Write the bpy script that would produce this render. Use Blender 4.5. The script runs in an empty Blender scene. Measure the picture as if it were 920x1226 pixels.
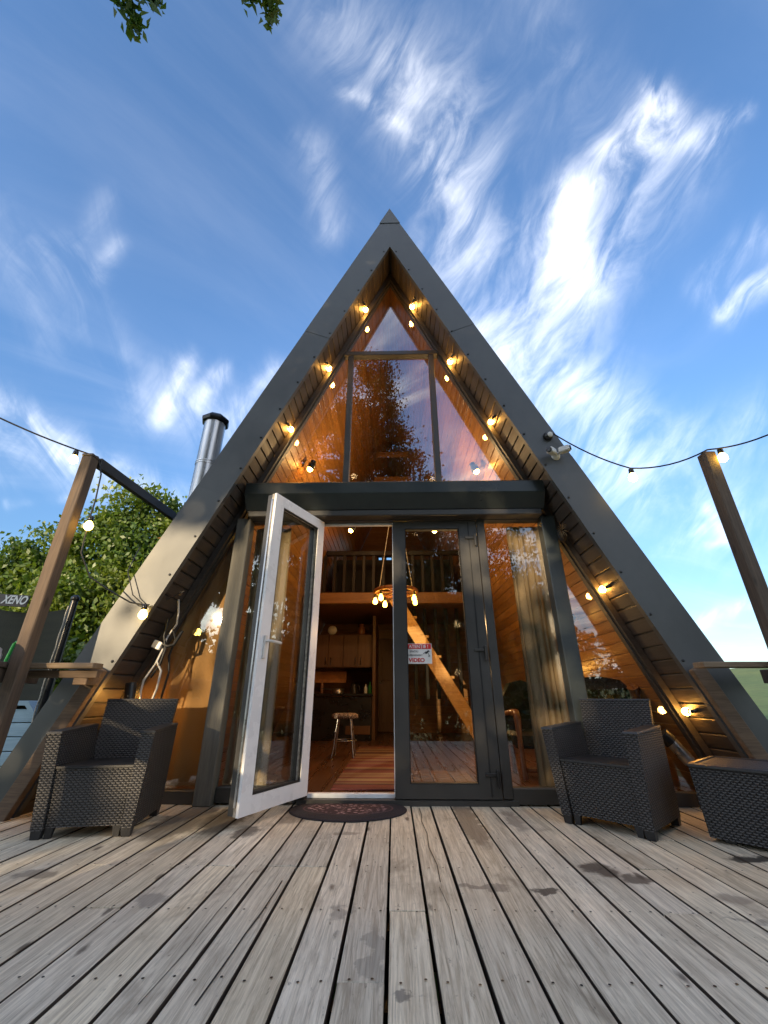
import bpy, bmesh, math, random
import numpy as np
from mathutils import Vector, Matrix
random.seed(7); rng = np.random.default_rng(7)
S = bpy.context.scene
COL = S.collection

# ------------------------------------------------------------------ camera
cam_d = bpy.data.cameras.new("camera"); cam = bpy.data.objects.new("camera", cam_d); COL.objects.link(cam)
S.camera = cam
PITCH, YAW, CAMH = 24.276, 1.28, 0.74
cam.location = (0, 0, CAMH)
cam.rotation_euler = (math.radians(90 + PITCH), 0, math.radians(YAW))
cam_d.sensor_fit = 'VERTICAL'; cam_d.sensor_height = 36.0; cam_d.lens = 36.0 * 490 / 1226
cam_d.clip_start = 0.02; cam_d.clip_end = 3000
S.render.resolution_x, S.render.resolution_y = 768, 1024

# ------------------------------------------------------------------ light + sky
SUN = Vector((-0.384, -0.910, 0.154)).normalized()
SUN_EL = math.asin(SUN.z); SUN_ROT = math.atan2(SUN.x, SUN.y)
sd = bpy.data.lights.new("sun", 'SUN'); sun = bpy.data.objects.new("sun", sd); COL.objects.link(sun)
sd.energy = 2.0; sd.angle = math.radians(0.5); sd.color = (1.0, 0.77, 0.48)
sun.rotation_euler = SUN.to_track_quat('Z', 'Y').to_euler()

W = bpy.data.worlds.new("World"); S.world = W; W.use_nodes = True
wt = W.node_tree; wn = wt.nodes; wl = wt.links
for n in list(wn): wn.remove(n)
class G:                                     # small node-graph helper
    def __init__(s, tree): s.t = tree; s.n = tree.nodes; s.l = tree.links
    def node(s, typ, **kw):
        n = s.n.new(typ)
        for k, v in kw.items(): setattr(n, k, v)
        return n
    def put(s, sock, v):
        if isinstance(v, bpy.types.NodeSocket): s.l.new(v, sock)
        elif v is not None: sock.default_value = v
    def m(s, op, a, b=None, c=None, clamp=False):
        n = s.n.new('ShaderNodeMath'); n.operation = op; n.use_clamp = clamp
        s.put(n.inputs[0], a); s.put(n.inputs[1], b); s.put(n.inputs[2], c); return n.outputs[0]
    def v(s, op, a, b=None, scale=None):
        n = s.n.new('ShaderNodeVectorMath'); n.operation = op
        s.put(n.inputs[0], a); s.put(n.inputs[1], b); s.put(n.inputs[3], scale)
        return n.outputs['Value'] if op in ('DOT_PRODUCT', 'LENGTH', 'DISTANCE') else n.outputs[0]
    def sep(s, v):
        n = s.n.new('ShaderNodeSeparateXYZ'); s.put(n.inputs[0], v); return n.outputs
    def xyz(s, x=0.0, y=0.0, z=0.0):
        n = s.n.new('ShaderNodeCombineXYZ'); s.put(n.inputs[0], x); s.put(n.inputs[1], y); s.put(n.inputs[2], z); return n.outputs[0]
    def noise(s, vec, scale=5, detail=4, rough=.55, dist=0.0):
        n = s.n.new('ShaderNodeTexNoise'); s.put(n.inputs['Vector'], vec); n.inputs['Scale'].default_value = scale
        n.inputs['Detail'].default_value = detail; n.inputs['Roughness'].default_value = rough; n.inputs['Distortion'].default_value = dist
        return n.outputs
    def ramp(s, f, stops):
        n = s.n.new('ShaderNodeValToRGB'); s.put(n.inputs[0], f); e = n.color_ramp.elements
        while len(e) < len(stops): e.new(0.5)
        for el, (p, c) in zip(e, stops):
            el.position = p; el.color = (c, c, c, 1) if isinstance(c, (int, float)) else (*c[:3], 1)
        return n.outputs[0]
    def mix(s, f, a, b, blend='MIX'):
        n = s.n.new('ShaderNodeMix'); n.data_type = 'RGBA'; n.blend_type = blend
        s.put(n.inputs[0], f)
        for i, c in ((6, a), (7, b)):
            s.put(n.inputs[i], (*c, 1) if isinstance(c, tuple) and len(c) == 3 else c)
        return n.outputs[2]
    def mapr(s, v, a, b, c=0.0, d=1.0, smooth=True):
        n = s.n.new('ShaderNodeMapRange'); n.interpolation_type = 'SMOOTHSTEP' if smooth else 'LINEAR'
        s.put(n.inputs[0], v)
        for i, q in enumerate((a, b, c, d)): s.put(n.inputs[i + 1], q)
        return n.outputs[0]
g = G(wt)
SKY_STRENGTH = 0.15
sky = g.node('ShaderNodeTexSky', sky_type='NISHITA', sun_disc=False)
sky.sun_elevation = SUN_EL; sky.sun_rotation = SUN_ROT; sky.altitude = 100; sky.air_density = 1.0; sky.dust_density = 0.6; sky.ozone_density = 2.0
dirv = g.node('ShaderNodeTexCoord').outputs['Generated']
# cirrus is laid out on a plane tangent to the sky dome (fixed world axes)
cp, sp, cy_, sy_ = math.cos(math.radians(PITCH)), math.sin(math.radians(PITCH)), math.cos(math.radians(YAW)), math.sin(math.radians(YAW))
AX_F = (-sy_ * cp, cy_ * cp, sp); AX_R = (cy_, sy_, 0.0); AX_U = (sy_ * sp, -cy_ * sp, cp)
df = g.v('DOT_PRODUCT', dirv, AX_F)
dfm = g.m('MAXIMUM', df, 0.05)
qx = g.m('DIVIDE', g.v('DOT_PRODUCT', dirv, AX_R), dfm); qy = g.m('DIVIDE', g.v('DOT_PRODUCT', dirv, AX_U), dfm)
q = g.xyz(qx, qy, 0.0)
wob = g.noise(q, 2.6, 2, .5)[1]
q2 = g.v('ADD', q, g.v('SCALE', g.v('SUBTRACT', wob, (.5, .5, .5)), scale=0.08))
wob2 = g.noise(q, 8, 5, .55)[1]
q2 = g.v('ADD', q2, g.v('SCALE', g.v('SUBTRACT', wob2, (.5, .5, .5)), scale=0.045))
def P(x, y): return ((x - 460) / 490, (613 - y) / 490, 0.0)
def seg(a, b, r, s):
    A = P(*a); B = P(*b); ba = (B[0] - A[0], B[1] - A[1], 0.0); L2 = ba[0] ** 2 + ba[1] ** 2
    pa = g.v('SUBTRACT', q2, A)
    t = g.m('MULTIPLY', g.v('DOT_PRODUCT', pa, ba), 1 / L2, clamp=True)
    d = g.v('LENGTH', g.v('SUBTRACT', pa, g.v('SCALE', ba, scale=t)))
    dn = g.m('MULTIPLY', d, 490 / (r * .62))
    return g.m('MULTIPLY', g.m('POWER', 2.718, g.m('MULTIPLY', g.m('MULTIPLY', dn, dn), -1.0)), s * .32)
SEGS = [((596, 430), (668, 340), 90, .45), ((690, 345), (668, 285), 50, .75), ((668, 285), (692, 225), 38, .95), ((692, 228), (735, 180), 30, .95), ((735, 182), (785, 122), 30, .95), ((780, 165), (835, 165), 32, .7), ((835, 165), (890, 132), 16, .6), ((690, 320), (790, 190), 85, .5), ((790, 120), (830, 165), 34, .6),
        ((545, 320), (600, 470), 80, .38), ((640, 420), (715, 520), 90, .62), ((730, 560), (860, 620), 90, .42), ((680, 460), (750, 500), 50, .35),
        ((415, 112), (475, 148), 18, .42), ((475, 148), (520, 190), 20, .35), ((500, 200), (560, 260), 40, .22), ((450, 60), (560, 280), 80, .25), ((395, 10), (560, 170), 80, .22), ((540, 60), (590, 260), 80, .18), ((640, 0), (700, 120), 100, .12), ((500, 90), (560, 300), 50, .25),
        ((290, 500), (332, 448), 26, 1.05), ((195, 500), (225, 435), 20, .8), ((238, 478), (268, 452), 18, .8), ((190, 470), (300, 520), 60, .35),
        ((-10, 480), (90, 545), 30, .75), ((90, 545), (215, 600), 30, .7), ((-10, 530), (120, 575), 44, .6), ((20, 602), (85, 603), 10, .7), ((120, 330), (140, 290), 20, .3),
        ((60, 300), (140, 420), 36, .22), ((370, 180), (395, 270), 34, .3), ((100, 300), (125, 240), 30, .14), ((0, 260), (60, 400), 50, .14),
        ((840, 748), (930, 713), 16, .9), ((790, 665), (840, 635), 12, .6), ((868, 378), (930, 330), 22, .95), ((848, 345), (915, 285), 30, .4), ((760, 560), (930, 500), 50, .42),
        ((845, 612), (875, 655), 12, .6), ((850, 655), (880, 650), 8, .5)]
cl = None
for s_ in SEGS:
    o = seg(*s_); cl = o if cl is None else g.m('ADD', cl, o)
# fibres: stretched noise, rotated along the streaks
def rot2(vx, vy, a, sx, sy):
    c, s = math.cos(a), math.sin(a)
    return g.xyz(g.m('MULTIPLY', g.m('ADD', g.m('MULTIPLY', vx, c), g.m('MULTIPLY', vy, s)), sx), g.m('MULTIPLY', g.m('SUBTRACT', g.m('MULTIPLY', vy, c), g.m('MULTIPLY', vx, s)), sy), 0.0)
o2 = g.sep(g.v('ADD', q, g.v('SCALE', g.v('SUBTRACT', wob, (.5, .5, .5)), scale=0.11)))
fib = g.noise(rot2(o2[0], o2[1], math.radians(60), 1.5, 4.4), 2.4, 9, .60, .7)[0]
fib2 = g.noise(rot2(o2[0], o2[1], math.radians(118), 1.4, 4.0), 2.2, 9, .60, .7)[0]
fine_f = g.noise(rot2(o2[0], o2[1], math.radians(56), 2.6, 9.0), 2.6, 6, .6, 1.0)[0]
fsel = g.mapr(qx, -.45, -.1)
fibm = g.m('ADD', g.m('MULTIPLY', fib, fsel), g.m('MULTIPLY', fib2, g.m('SUBTRACT', 1.0, fsel)))
body = g.m('MULTIPLY', cl, g.m('MULTIPLY', g.mapr(fibm, .33, .70, .08, 1.35), g.mapr(fine_f, .28, .72, .70, 1.15)))
inview = g.mapr(df, .12, .3)
# denser cirrus over the out-of-view sky, kept bright to light the deck
dz = g.sep(dirv)
zz = g.m('MAXIMUM', dz[2], 0.06)
px = g.m('DIVIDE', dz[0], zz); py = g.m('DIVIDE', dz[1], zz)
pn = g.noise(rot2(px, py, math.radians(40), .35, 1.1), 1.6, 7, .6, .8)[0]
back = g.m('MULTIPLY', g.mapr(pn, .38, .68), .85)
body = g.m('MULTIPLY', 1.05, g.m('SUBTRACT', 1.0, g.m('POWER', 2.718, g.m('MULTIPLY', body, -1.05))))
mask = g.m('ADD', g.m('MULTIPLY', body, inview), g.m('MULTIPLY', back, g.m('SUBTRACT', 1.0, inview)))
mask = g.m('ADD', mask, g.m('MULTIPLY', g.mapr(pn, .40, .8), .05))
hz = g.mapr(dz[2], 0.26, 0.0, 0.0, 0.14)
mask = g.m('MINIMUM', g.m('ADD', mask, hz), 0.97)
SKY_TINT = (0.80, 0.97, 1.20)
skyc = g.mix(1.0, sky.outputs[0], SKY_TINT, 'MULTIPLY')
skyc = g.v('SCALE', skyc, scale=g.mapr(dz[2], 0.0, 0.75, 0.44, 0.74))
cloudc = (5.0, 4.9, 4.8, 1)
wcol = g.mix(mask, skyc, cloudc)
bg = g.node('ShaderNodeBackground'); wl.new(wcol, bg.inputs[0]); bg.inputs[1].default_value = SKY_STRENGTH
wo = g.node('ShaderNodeOutputWorld'); wl.new(bg.outputs[0], wo.inputs[0])
W.cycles.sampling_method = 'MANUAL'; W.cycles.sample_map_resolution = 1024

S.view_settings.view_transform = 'Standard'; S.view_settings.look = 'None'
S.view_settings.exposure = 1.80; S.view_settings.gamma = 1.0
S.render.engine = 'CYCLES'
cy = S.cycles
cy.use_denoising = True; cy.max_bounces = 10; cy.diffuse_bounces = 4; cy.glossy_bounces = 4; cy.transmission_bounces = 6
cy.transparent_max_bounces = 24; cy.sample_clamp_indirect = 4.0; cy.caustics_reflective = False; cy.caustics_refractive = False

# ------------------------------------------------------------------ materials
def mat(name, col, rough=.6, metal=0.0, spec=.5, var=.15, vscale=6.0, stretch=(1, 1, 1), bump=0.0, bscale=40.0, objvar=0.0, col2=None, emit=None, estr=0.0, world=False, coat=0.0):
    m = bpy.data.materials.new(name); m.use_nodes = True
    q = G(m.node_tree); b = m.node_tree.nodes['Principled BSDF']
    b.inputs['Roughness'].default_value = rough; b.inputs['Metallic'].default_value = metal
    b.inputs['Specular IOR Level'].default_value = spec; b.inputs['Coat Weight'].default_value = coat
    oi = q.node('ShaderNodeObjectInfo')
    if world: co = q.node('ShaderNodeNewGeometry').outputs['Position']
    else:
        co = q.v('ADD', q.node('ShaderNodeTexCoord').outputs['Object'], q.v('SCALE', (37., 19., 53.), scale=oi.outputs['Random']))
    cs = q.v('MULTIPLY', co, stretch)
    n1 = q.noise(cs, vscale, 5, .6)[0]
    c2 = col2 if col2 else tuple(c * (1 - var * 2.2) for c in col)
    f = q.mapr(n1, .3, .7)
    c = q.mix(f, tuple(c2), tuple(min(1, x * (1 + var * .6)) for x in col))
    if objvar:
        hv = q.node('ShaderNodeHueSaturation'); wl_ = m.node_tree.links; wl_.new(c, hv.inputs['Color'])
        q.put(hv.inputs['Value'], q.mapr(oi.outputs['Random'], 0, 1, 1 - objvar, 1 + objvar, smooth=False)); c = hv.outputs[0]
    m.node_tree.links.new(c, b.inputs['Base Color'])
    q.put(b.inputs['Roughness'], q.mapr(n1, .25, .75, max(.02, rough - .08), min(1, rough + .1)))
    if bump:
        bn = q.node('ShaderNodeBump'); bn.inputs['Strength'].default_value = bump; bn.inputs['Distance'].default_value = .004
        q.put(bn.inputs['Height'], q.noise(cs, bscale, 4, .6)[0]); m.node_tree.links.new(bn.outputs[0], b.inputs['Normal'])
    if emit: b.inputs['Emission Color'].default_value = (*emit, 1); b.inputs['Emission Strength'].default_value = estr
    return m

def wood(name, light, dark, axis=0, scale=1.0, rough=.6, objvar=.12, bump=.25, knots=True, gloss=None, rings=22):
    """grain runs along the object's own axis"""
    m = bpy.data.materials.new(name); m.use_nodes = True
    q = G(m.node_tree); b = m.node_tree.nodes['Principled BSDF']; L = m.node_tree.links
    b.inputs['Specular IOR Level'].default_value = .2 if light[0] < .05 else .45
    oi = q.node('ShaderNodeObjectInfo')
    co = q.v('ADD', q.node('ShaderNodeTexCoord').outputs['Object'], q.v('SCALE', (41., 23., 67.), scale=oi.outputs['Random']))
    st = [14.0, 14.0, 14.0]; st[axis] = 0.9
    s2 = [26.0, 26.0, 26.0]; s2[axis] = 1.6
    a = q.noise(q.v('MULTIPLY', co, tuple(x * scale for x in st)), 1.0, 6, .62, .9)[0]
    fine = q.noise(q.v('MULTIPLY', co, tuple(x * scale * 5 for x in s2)), 1.0, 3, .6)[0]
    big = q.noise(co, 1.7 * scale, 3, .5)[0]
    f = q.m('ADD', q.m('MULTIPLY', q.mapr(a, .32, .7), .6), q.m('MULTIPLY', q.mapr(fine, .35, .7), .4))
    c = q.mix(f, tuple(dark), tuple(light))
    c = q.mix(q.mapr(big, .45, .8, 0, .45), c, tuple(x * .6 for x in light))
    if knots:
        kn = q.node('ShaderNodeTexVoronoi'); kn.feature = 'F1'; ks = [7.0, 7.0, 7.0]; ks[axis] = 2.2
        q.put(kn.inputs['Vector'], q.v('MULTIPLY', co, tuple(ks))); kn.inputs['Scale'].default_value = 1.0
        c = q.mix(q.mapr(kn.outputs['Distance'], .13, .04, 0, .75), c, tuple(x * .35 for x in dark))
    hv = q.node('ShaderNodeHueSaturation'); L.new(c, hv.inputs['Color'])
    q.put(hv.inputs['Value'], q.mapr(oi.outputs['Random'], 0, 1, 1 - objvar, 1 + objvar, smooth=False))
    L.new(hv.outputs[0], b.inputs['Base Color'])
    q.put(b.inputs['Roughness'], q.mapr(a, .2, .8, rough - .08, rough + .1))
    bn = q.node('ShaderNodeBump'); bn.inputs['Strength'].default_value = bump; bn.inputs['Distance'].default_value = .003
    q.put(bn.inputs['Height'], q.m('ADD', a, q.m('MULTIPLY', fine, .6))); L.new(bn.outputs[0], b.inputs['Normal'])
    return m

M = {}
M['fascia'] = mat('graphite sheet metal', (.100, .104, .104), rough=.48, metal=.30, var=.13, vscale=1.6, stretch=(1, 1, .8), bump=.5, bscale=1.9, objvar=.10)
M['fascia_dark'] = mat('graphite roof sheet', (.05, .055, .06), rough=.45, metal=.4, var=.1)
M['soffit'] = wood('dark stained board', (.075, .060, .050), (.034, .028, .024), axis=1, rough=.5, objvar=.18, bump=.3)
M['trim'] = wood('dark stained timber', (.06, .052, .046), (.028, .024, .022), axis=0, rough=.5, objvar=.05, knots=False)
M['pvc'] = mat('anthracite window profile', (.052, .049, .044), rough=.45, var=.08, vscale=3, bump=.12, bscale=160)
M['box'] = mat('green grey shutter box', (.034, .040, .037), rough=.34, metal=.25, var=.14, vscale=2.5)
M['pvcwhite'] = mat('white window profile', (.85, .86, .87), rough=.3, var=.03)
M['seal'] = mat('weathered cream seal', (.55, .50, .42), rough=.7, var=.25, vscale=30)
M['rubber'] = mat('black rubber', (.012, .012, .012), rough=.6)
M['steel'] = mat('dull metal', (.45, .45, .46), rough=.3, metal=.9)
M['darkmetal'] = mat('dark metal', (.05, .05, .05), rough=.4, metal=.7)
M['chrome'] = mat('stainless flue', (.82, .81, .79), rough=.30, metal=.6, var=.22, vscale=16, stretch=(1, 1, .05), bump=.2, bscale=5)
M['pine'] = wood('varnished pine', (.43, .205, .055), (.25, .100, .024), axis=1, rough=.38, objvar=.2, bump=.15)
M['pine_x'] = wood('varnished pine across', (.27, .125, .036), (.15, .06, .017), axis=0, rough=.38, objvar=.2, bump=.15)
M['pine_pale'] = wood('pale pine', (.62, .36, .13), (.44, .21, .05), axis=0, rough=.45, objvar=.1)
M['floorwood'] = wood('laminate floor', (.13, .06, .028), (.07, .03, .014), axis=1, rough=.3, objvar=.25)
M['cabdoor'] = wood('brown cabinet wood', (.15, .075, .035), (.09, .042, .018), axis=2, rough=.45, objvar=.1, knots=False)
M['darkwood'] = wood('very dark wood', (.022, .014, .01), (.010, .007, .006), axis=2, rough=.4, knots=False)
M['post'] = wood('brown stained post', (.15, .105, .072), (.065, .044, .031), axis=2, rough=.75, objvar=.08, bump=.5)
M['rail'] = wood('weathered grey brown rail', (.30, .22, .15), (.15, .10, .05), axis=0, rough=.8, objvar=.1, bump=.5)
M['slant'] = wood('weathered brace board', (.24, .16, .10), (.10, .065, .042), axis=0, rough=.75, objvar=.12, bump=.45)
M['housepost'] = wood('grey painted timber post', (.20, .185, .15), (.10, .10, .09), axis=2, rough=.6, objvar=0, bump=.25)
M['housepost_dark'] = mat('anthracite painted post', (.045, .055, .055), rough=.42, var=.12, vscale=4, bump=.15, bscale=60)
M['bluewood'] = wood('light blue painted boards', (.42, .56, .66), (.30, .43, .54), axis=0, rough=.6, objvar=.08, knots=False)
M['cable'] = mat('black cable', (.012, .012, .012), rough=.5)
M['cable_white'] = mat('white cable', (.6, .58, .55), rough=.5)
M['white'] = mat('white plastic', (.72, .70, .66), rough=.4, var=.05)
M['blackpl'] = mat('black plastic', (.014, .014, .015), rough=.3)
M['leather'] = mat('dark green leather', (.018, .024, .016), rough=.22, var=.25, vscale=9, bump=.4, bscale=22)
M['armwood'] = wood('carved brown wood', (.30, .12, .045), (.14, .05, .02), axis=2, rough=.3, knots=False)
M['green'] = mat('green plastic', (.05, .42, .10), rough=.4)
M['rope'] = mat('pale rope', (.62, .58, .50), rough=.8, var=.2, vscale=60)
M['twig'] = mat('dry twig', (.30, .20, .10), rough=.9, var=.3)
M['bark'] = mat('bark', (.10, .075, .055), rough=.9, var=.3, vscale=8, stretch=(3, 3, .6), bump=.8, bscale=14)
M['fabric_dark'] = mat('dark fabric', (.02, .02, .022), rough=.9)
M['jute'] = mat('orange box panel', (.42, .16, .04), rough=.5)

def bulb_mat(name, col, st):
    m = bpy.data.materials.new(name); m.use_nodes = True
    b = m.node_tree.nodes['Principled BSDF']; b.inputs['Base Color'].default_value = (.8, .7, .5, 1)
    b.inputs['Emission Color'].default_value = (*col, 1); b.inputs['Emission Strength'].default_value = st
    return m
M['bulb'] = bulb_mat('warm bulb', (1, .46, .085), 30)
M['bulb_str'] = bulb_mat('warm festoon bulb', (1, .60, .10), 9)
M['bulb_ch'] = bulb_mat('warm chandelier bulb', (1, .50, .05), 9)

def glass(name, base, tint=(.93, .95, .94), rough=0.0):
    m = bpy.data.materials.new(name); m.use_nodes = True; q = G(m.node_tree); L = m.node_tree.links
    for n in list(m.node_tree.nodes): m.node_tree.nodes.remove(n)
    out = q.node('ShaderNodeOutputMaterial'); tr = q.node('ShaderNodeBsdfTransparent'); tr.inputs[0].default_value = (*tint, 1)
    gl = q.node('ShaderNodeBsdfGlossy'); gl.inputs['Roughness'].default_value = rough; gl.inputs[0].default_value = (.95, .97, 1, 1)
    bn = q.node('ShaderNodeBump'); bn.inputs['Strength'].default_value = .05; bn.inputs['Distance'].default_value = .02
    q.put(bn.inputs['Height'], q.noise(q.node('ShaderNodeTexCoord').outputs['Object'], 2.2, 0, .5)[0]); L.new(bn.outputs[0], gl.inputs['Normal'])
    fr = q.node('ShaderNodeFresnel'); q.put(fr.inputs[0], q.m('ADD', 1.52, q.m('MULTIPLY', q.node('ShaderNodeNewGeometry').outputs['Backfacing'], 1 / 1.52 - 1.52)))
    mx = q.node('ShaderNodeMixShader')
    q.put(mx.inputs[0], q.m('ADD', q.m('MULTIPLY', fr.outputs[0], .9), base, clamp=True))
    L.new(tr.outputs[0], mx.inputs[1]); L.new(gl.outputs[0], mx.inputs[2]); L.new(mx.outputs[0], out.inputs[0])
    return m
M['glass_hi'] = glass('coated upper glass', .10)
M['glass'] = glass('clear window glass', .05, rough=.012)

def deck_mat():
    m = bpy.data.materials.new('weathered grey deck board'); m.use_nodes = True
    q = G(m.node_tree); b = m.node_tree.nodes['Principled BSDF']; L = m.node_tree.links
    oi = q.node('ShaderNodeObjectInfo'); pos = q.node('ShaderNodeNewGeometry').outputs['Position']
    co = q.v('ADD', pos, q.v('SCALE', (0., 91., 57.), scale=oi.outputs['Random']))
    grain = q.noise(q.v('MULTIPLY', co, (40., 2.0, 30.)), 1.0, 8, .70, 1.6)[0]
    fine = q.noise(q.v('MULTIPLY', co, (170., 5.0, 60.)), 1.0, 4, .65, .4)[0]
    blot = q.noise(q.v('MULTIPLY', co, (5., 2.2, 5.)), 1.0, 5, .62, .6)[0]
    blot2 = q.noise(q.v('MULTIPLY', pos, (1., 1., 1.)), 1.3, 4, .6)[0]
    speck = q.noise(q.v('MULTIPLY', co, (40., 14., 40.)), 1.0, 3, .7)[0]
    c = q.mix(q.mapr(grain, .30, .68), (.46, .385, .275), (.85, .745, .56))
    c = q.mix(q.mapr(fine, .50, .30, 0, .50), c, (.22, .175, .125))
    c = q.mix(q.mapr(blot, .54, .74, 0, .62), c, (.27, .215, .15))
    c = q.mix(q.mapr(blot, .46, .24, 0, .45), c, (.62, .54, .40))
    c = q.mix(q.mapr(blot2, .5, .72, 0, .35), c, (.34, .27, .19))
    c = q.mix(q.mapr(speck, .63, .76, 0, .7), c, (.09, .075, .06))
    # knots
    kn = q.node('ShaderNodeTexVoronoi'); q.put(kn.inputs['Vector'], q.v('MULTIPLY', co, (6.5, 1.9, 1.0))); kn.inputs['Scale'].default_value = 1.0
    kd = q.m('ADD', kn.outputs['Distance'], q.m('MULTIPLY', q.m('SUBTRACT', speck, .5), .12))
    c = q.mix(q.mapr(kd, .115, .045, 0, .8), c, (.085, .062, .045))
    # oil and water stains with their own shape, fixed on the boards
    wob = q.v('ADD', pos, q.v('SCALE', q.v('SUBTRACT', q.noise(pos, 11, 4, .6)[1], (.5, .5, .5)), scale=.16))
    def stain(x, y, rx, ry, col, s):
        nonlocal c
        d = q.v('LENGTH', q.v('MULTIPLY', q.v('SUBTRACT', wob, (x, y, 0.)), (1 / rx, 1 / ry, 0.)))
        c = q.mix(q.mapr(q.m('ADD', d, q.m('MULTIPLY', q.m('SUBTRACT', oi.outputs['Random'], .5), .5)), 1.05, .6, 0, s), c, col)
    for a in STAINS: stain(*a)
    hv = q.node('ShaderNodeHueSaturation'); L.new(c, hv.inputs['Color'])
    q.put(hv.inputs['Value'], q.mapr(oi.outputs['Random'], 0, 1,  .84, 1.10, smooth=False))
    q.put(hv.inputs['Saturation'], q.mapr(q.m('FRACT', q.m('MULTIPLY', oi.outputs['Random'], 7.3)), 0, 1, .85, 1.08, smooth=False))
    L.new(hv.outputs[0], b.inputs['Base Color']); b.inputs['Specular IOR Level'].default_value = .3
    q.put(b.inputs['Roughness'], q.mapr(grain, .2, .8, .6, .85))
    bn = q.node('ShaderNodeBump'); bn.inputs['Strength'].default_value = .55; bn.inputs['Distance'].default_value = .004
    q.put(bn.inputs['Height'], q.m('ADD', q.m('MULTIPLY', grain, 1.0), q.m('MULTIPLY', fine, .7))); L.new(bn.outputs[0], b.inputs['Normal'])
    return m
STAINS = [(.965, 2.46, .10, .13, (.075, .05, .034), .85), (1.075, 2.36, .09, .075, (.08, .055, .038), .8), (.62, 2.235, .075, .03, (.07, .052, .038), .85), (.36, 2.26, .12, .03, (.15, .12, .10), .6),
          (1.78, 2.62, .13, .06, (.02, .018, .016), .92), (1.35, 2.16, .13, .08, (.20, .16, .125), .6), (1.28, 2.0, .14, .025, (.2, .17, .14), .5), (1.55, 2.12, .12, .06, (.20, .165, .13), .6), (1.40, 1.72, .05, .10, (.25, .215, .18), .5),
          (-1.38, 3.25, .16, .40, (.06, .045, .032), .7), (-1.10, 3.35, .14, .45, (.045, .034, .024), .85), (-.88, 3.02, .10, .16, (.06, .05, .042), .8), (-.70, 3.35, .11, .22, (.11, .085, .065), .6),
          (.48, 3.35, .07, .6, (.17, .125, .09), .7), (.78, 3.3, .07, .4, (.2, .155, .12), .6), (-.98, 2.10, .08, .07, (.22, .19, .16), .6), 
          (-.07, 1.75, .03, .15, (.28, .25, .20), .5), (-.22, 2.02, .05, .10, (.16, .14, .12), .55), (-.28, 3.0, .09, .05, (.22, .17, .12), .6), (1.9, 2.2, .16, .22, (.10, .085, .075), .7),
          (-1.65, 2.35, .09, .05, (.15, .125, .10), .6), (.02, 1.55, .04, .03, (.12, .11, .10), .7)]
M['deck'] = deck_mat()
M['deckside'] = wood('gap shade board side', (.10, .075, .055), (.05, .038, .03), axis=1, rough=.85, objvar=.1, knots=False)  # shade of the plank gaps put into the colour of the side faces

def wicker_mat():
    m = bpy.data.materials.new('black woven resin'); m.use_nodes = True
    q = G(m.node_tree); b = m.node_tree.nodes['Principled BSDF']; L = m.node_tree.links
    uv = q.sep(q.node('ShaderNodeUVMap').outputs[0])
    v = q.m('DIVIDE', uv[1], .0125); row = q.m('FLOOR', v)
    u = q.m('ADD', q.m('DIVIDE', uv[0], .029), q.m('MULTIPLY', row, .5))
    sk = q.m('ADD', v, q.m('MULTIPLY', q.m('PINGPONG', u, .5), .55))
    fu = q.m('FRACT', u); fv = q.m('FRACT', sk)
    h = q.m('MULTIPLY', q.m('SINE', q.m('MULTIPLY', fu, math.pi)), q.m('SINE', q.m('MULTIPLY', fv, math.pi)))
    h = q.m('POWER', q.m('MAXIMUM', h, 0.0), .55)
    c = q.mix(q.mapr(h, .25, .85), (.006, .006, .007), (.070, .066, .063))
    L.new(c, b.inputs['Base Color']); b.inputs['Roughness'].default_value = .54
    bn = q.node('ShaderNodeBump'); bn.inputs['Strength'].default_value = 1.0; bn.inputs['Distance'].default_value = .006
    q.put(bn.inputs['Height'], h); L.new(bn.outputs[0], b.inputs['Normal'])
    return m
M['wicker'] = wicker_mat()
M['wickersmooth'] = mat('smooth black resin', (.020, .021, .024), rough=.42, var=.1, bump=.1, bscale=200)

def leaf_mat(name, c1, c2, c3, trans=.45):
    m = bpy.data.materials.new(name); m.use_nodes = True; q = G(m.node_tree); L = m.node_tree.links
    for n in list(m.node_tree.nodes): m.node_tree.nodes.remove(n)
    ge = q.node('ShaderNodeNewGeometry'); r = ge.outputs['Random Per Island']
    big = q.noise(ge.outputs['Position'], .9, 2, .5)[0]
    c = q.mix(r, tuple(c1), tuple(c2)); c = q.mix(q.mapr(big, .42, .66), c, tuple(c3))
    d = q.node('ShaderNodeBsdfDiffuse'); t = q.node('ShaderNodeBsdfTranslucent'); gl = q.node('ShaderNodeBsdfGlossy'); gl.inputs['Roughness'].default_value = .45
    L.new(c, d.inputs[0]); tc = q.mix(1.0, c, (1.2, 1.15, .55), 'MULTIPLY'); L.new(tc, t.inputs[0]); gl.inputs[0].default_value = (.8, .85, .8, 1)
    m1 = q.node('ShaderNodeMixShader'); m1.inputs[0].default_value = trans; L.new(d.outputs[0], m1.inputs[1]); L.new(t.outputs[0], m1.inputs[2])
    m2 = q.node('ShaderNodeMixShader'); m2.inputs[0].default_value = .05; L.new(m1.outputs[0], m2.inputs[1]); L.new(gl.outputs[0], m2.inputs[2])
    out = q.node('ShaderNodeOutputMaterial'); L.new(m2.outputs[0], out.inputs[0])
    return m
M['leaf_bright'] = leaf_mat('bright maple leaves', (.075, .15, .022), (.13, .205, .027), (.165, .22, .027))
M['leaf_mid'] = leaf_mat('mid green leaves', (.06, .125, .02), (.11, .18, .025), (.135, .19, .025))
M['leaf_dark'] = leaf_mat('walnut leaves', (.030, .055, .012), (.055, .075, .014), (.085, .070, .016), trans=.4)
M['leaf_bush'] = leaf_mat('hedge leaves', (.03, .07, .014), (.06, .10, .02), (.05, .085, .018), trans=.35)

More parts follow.
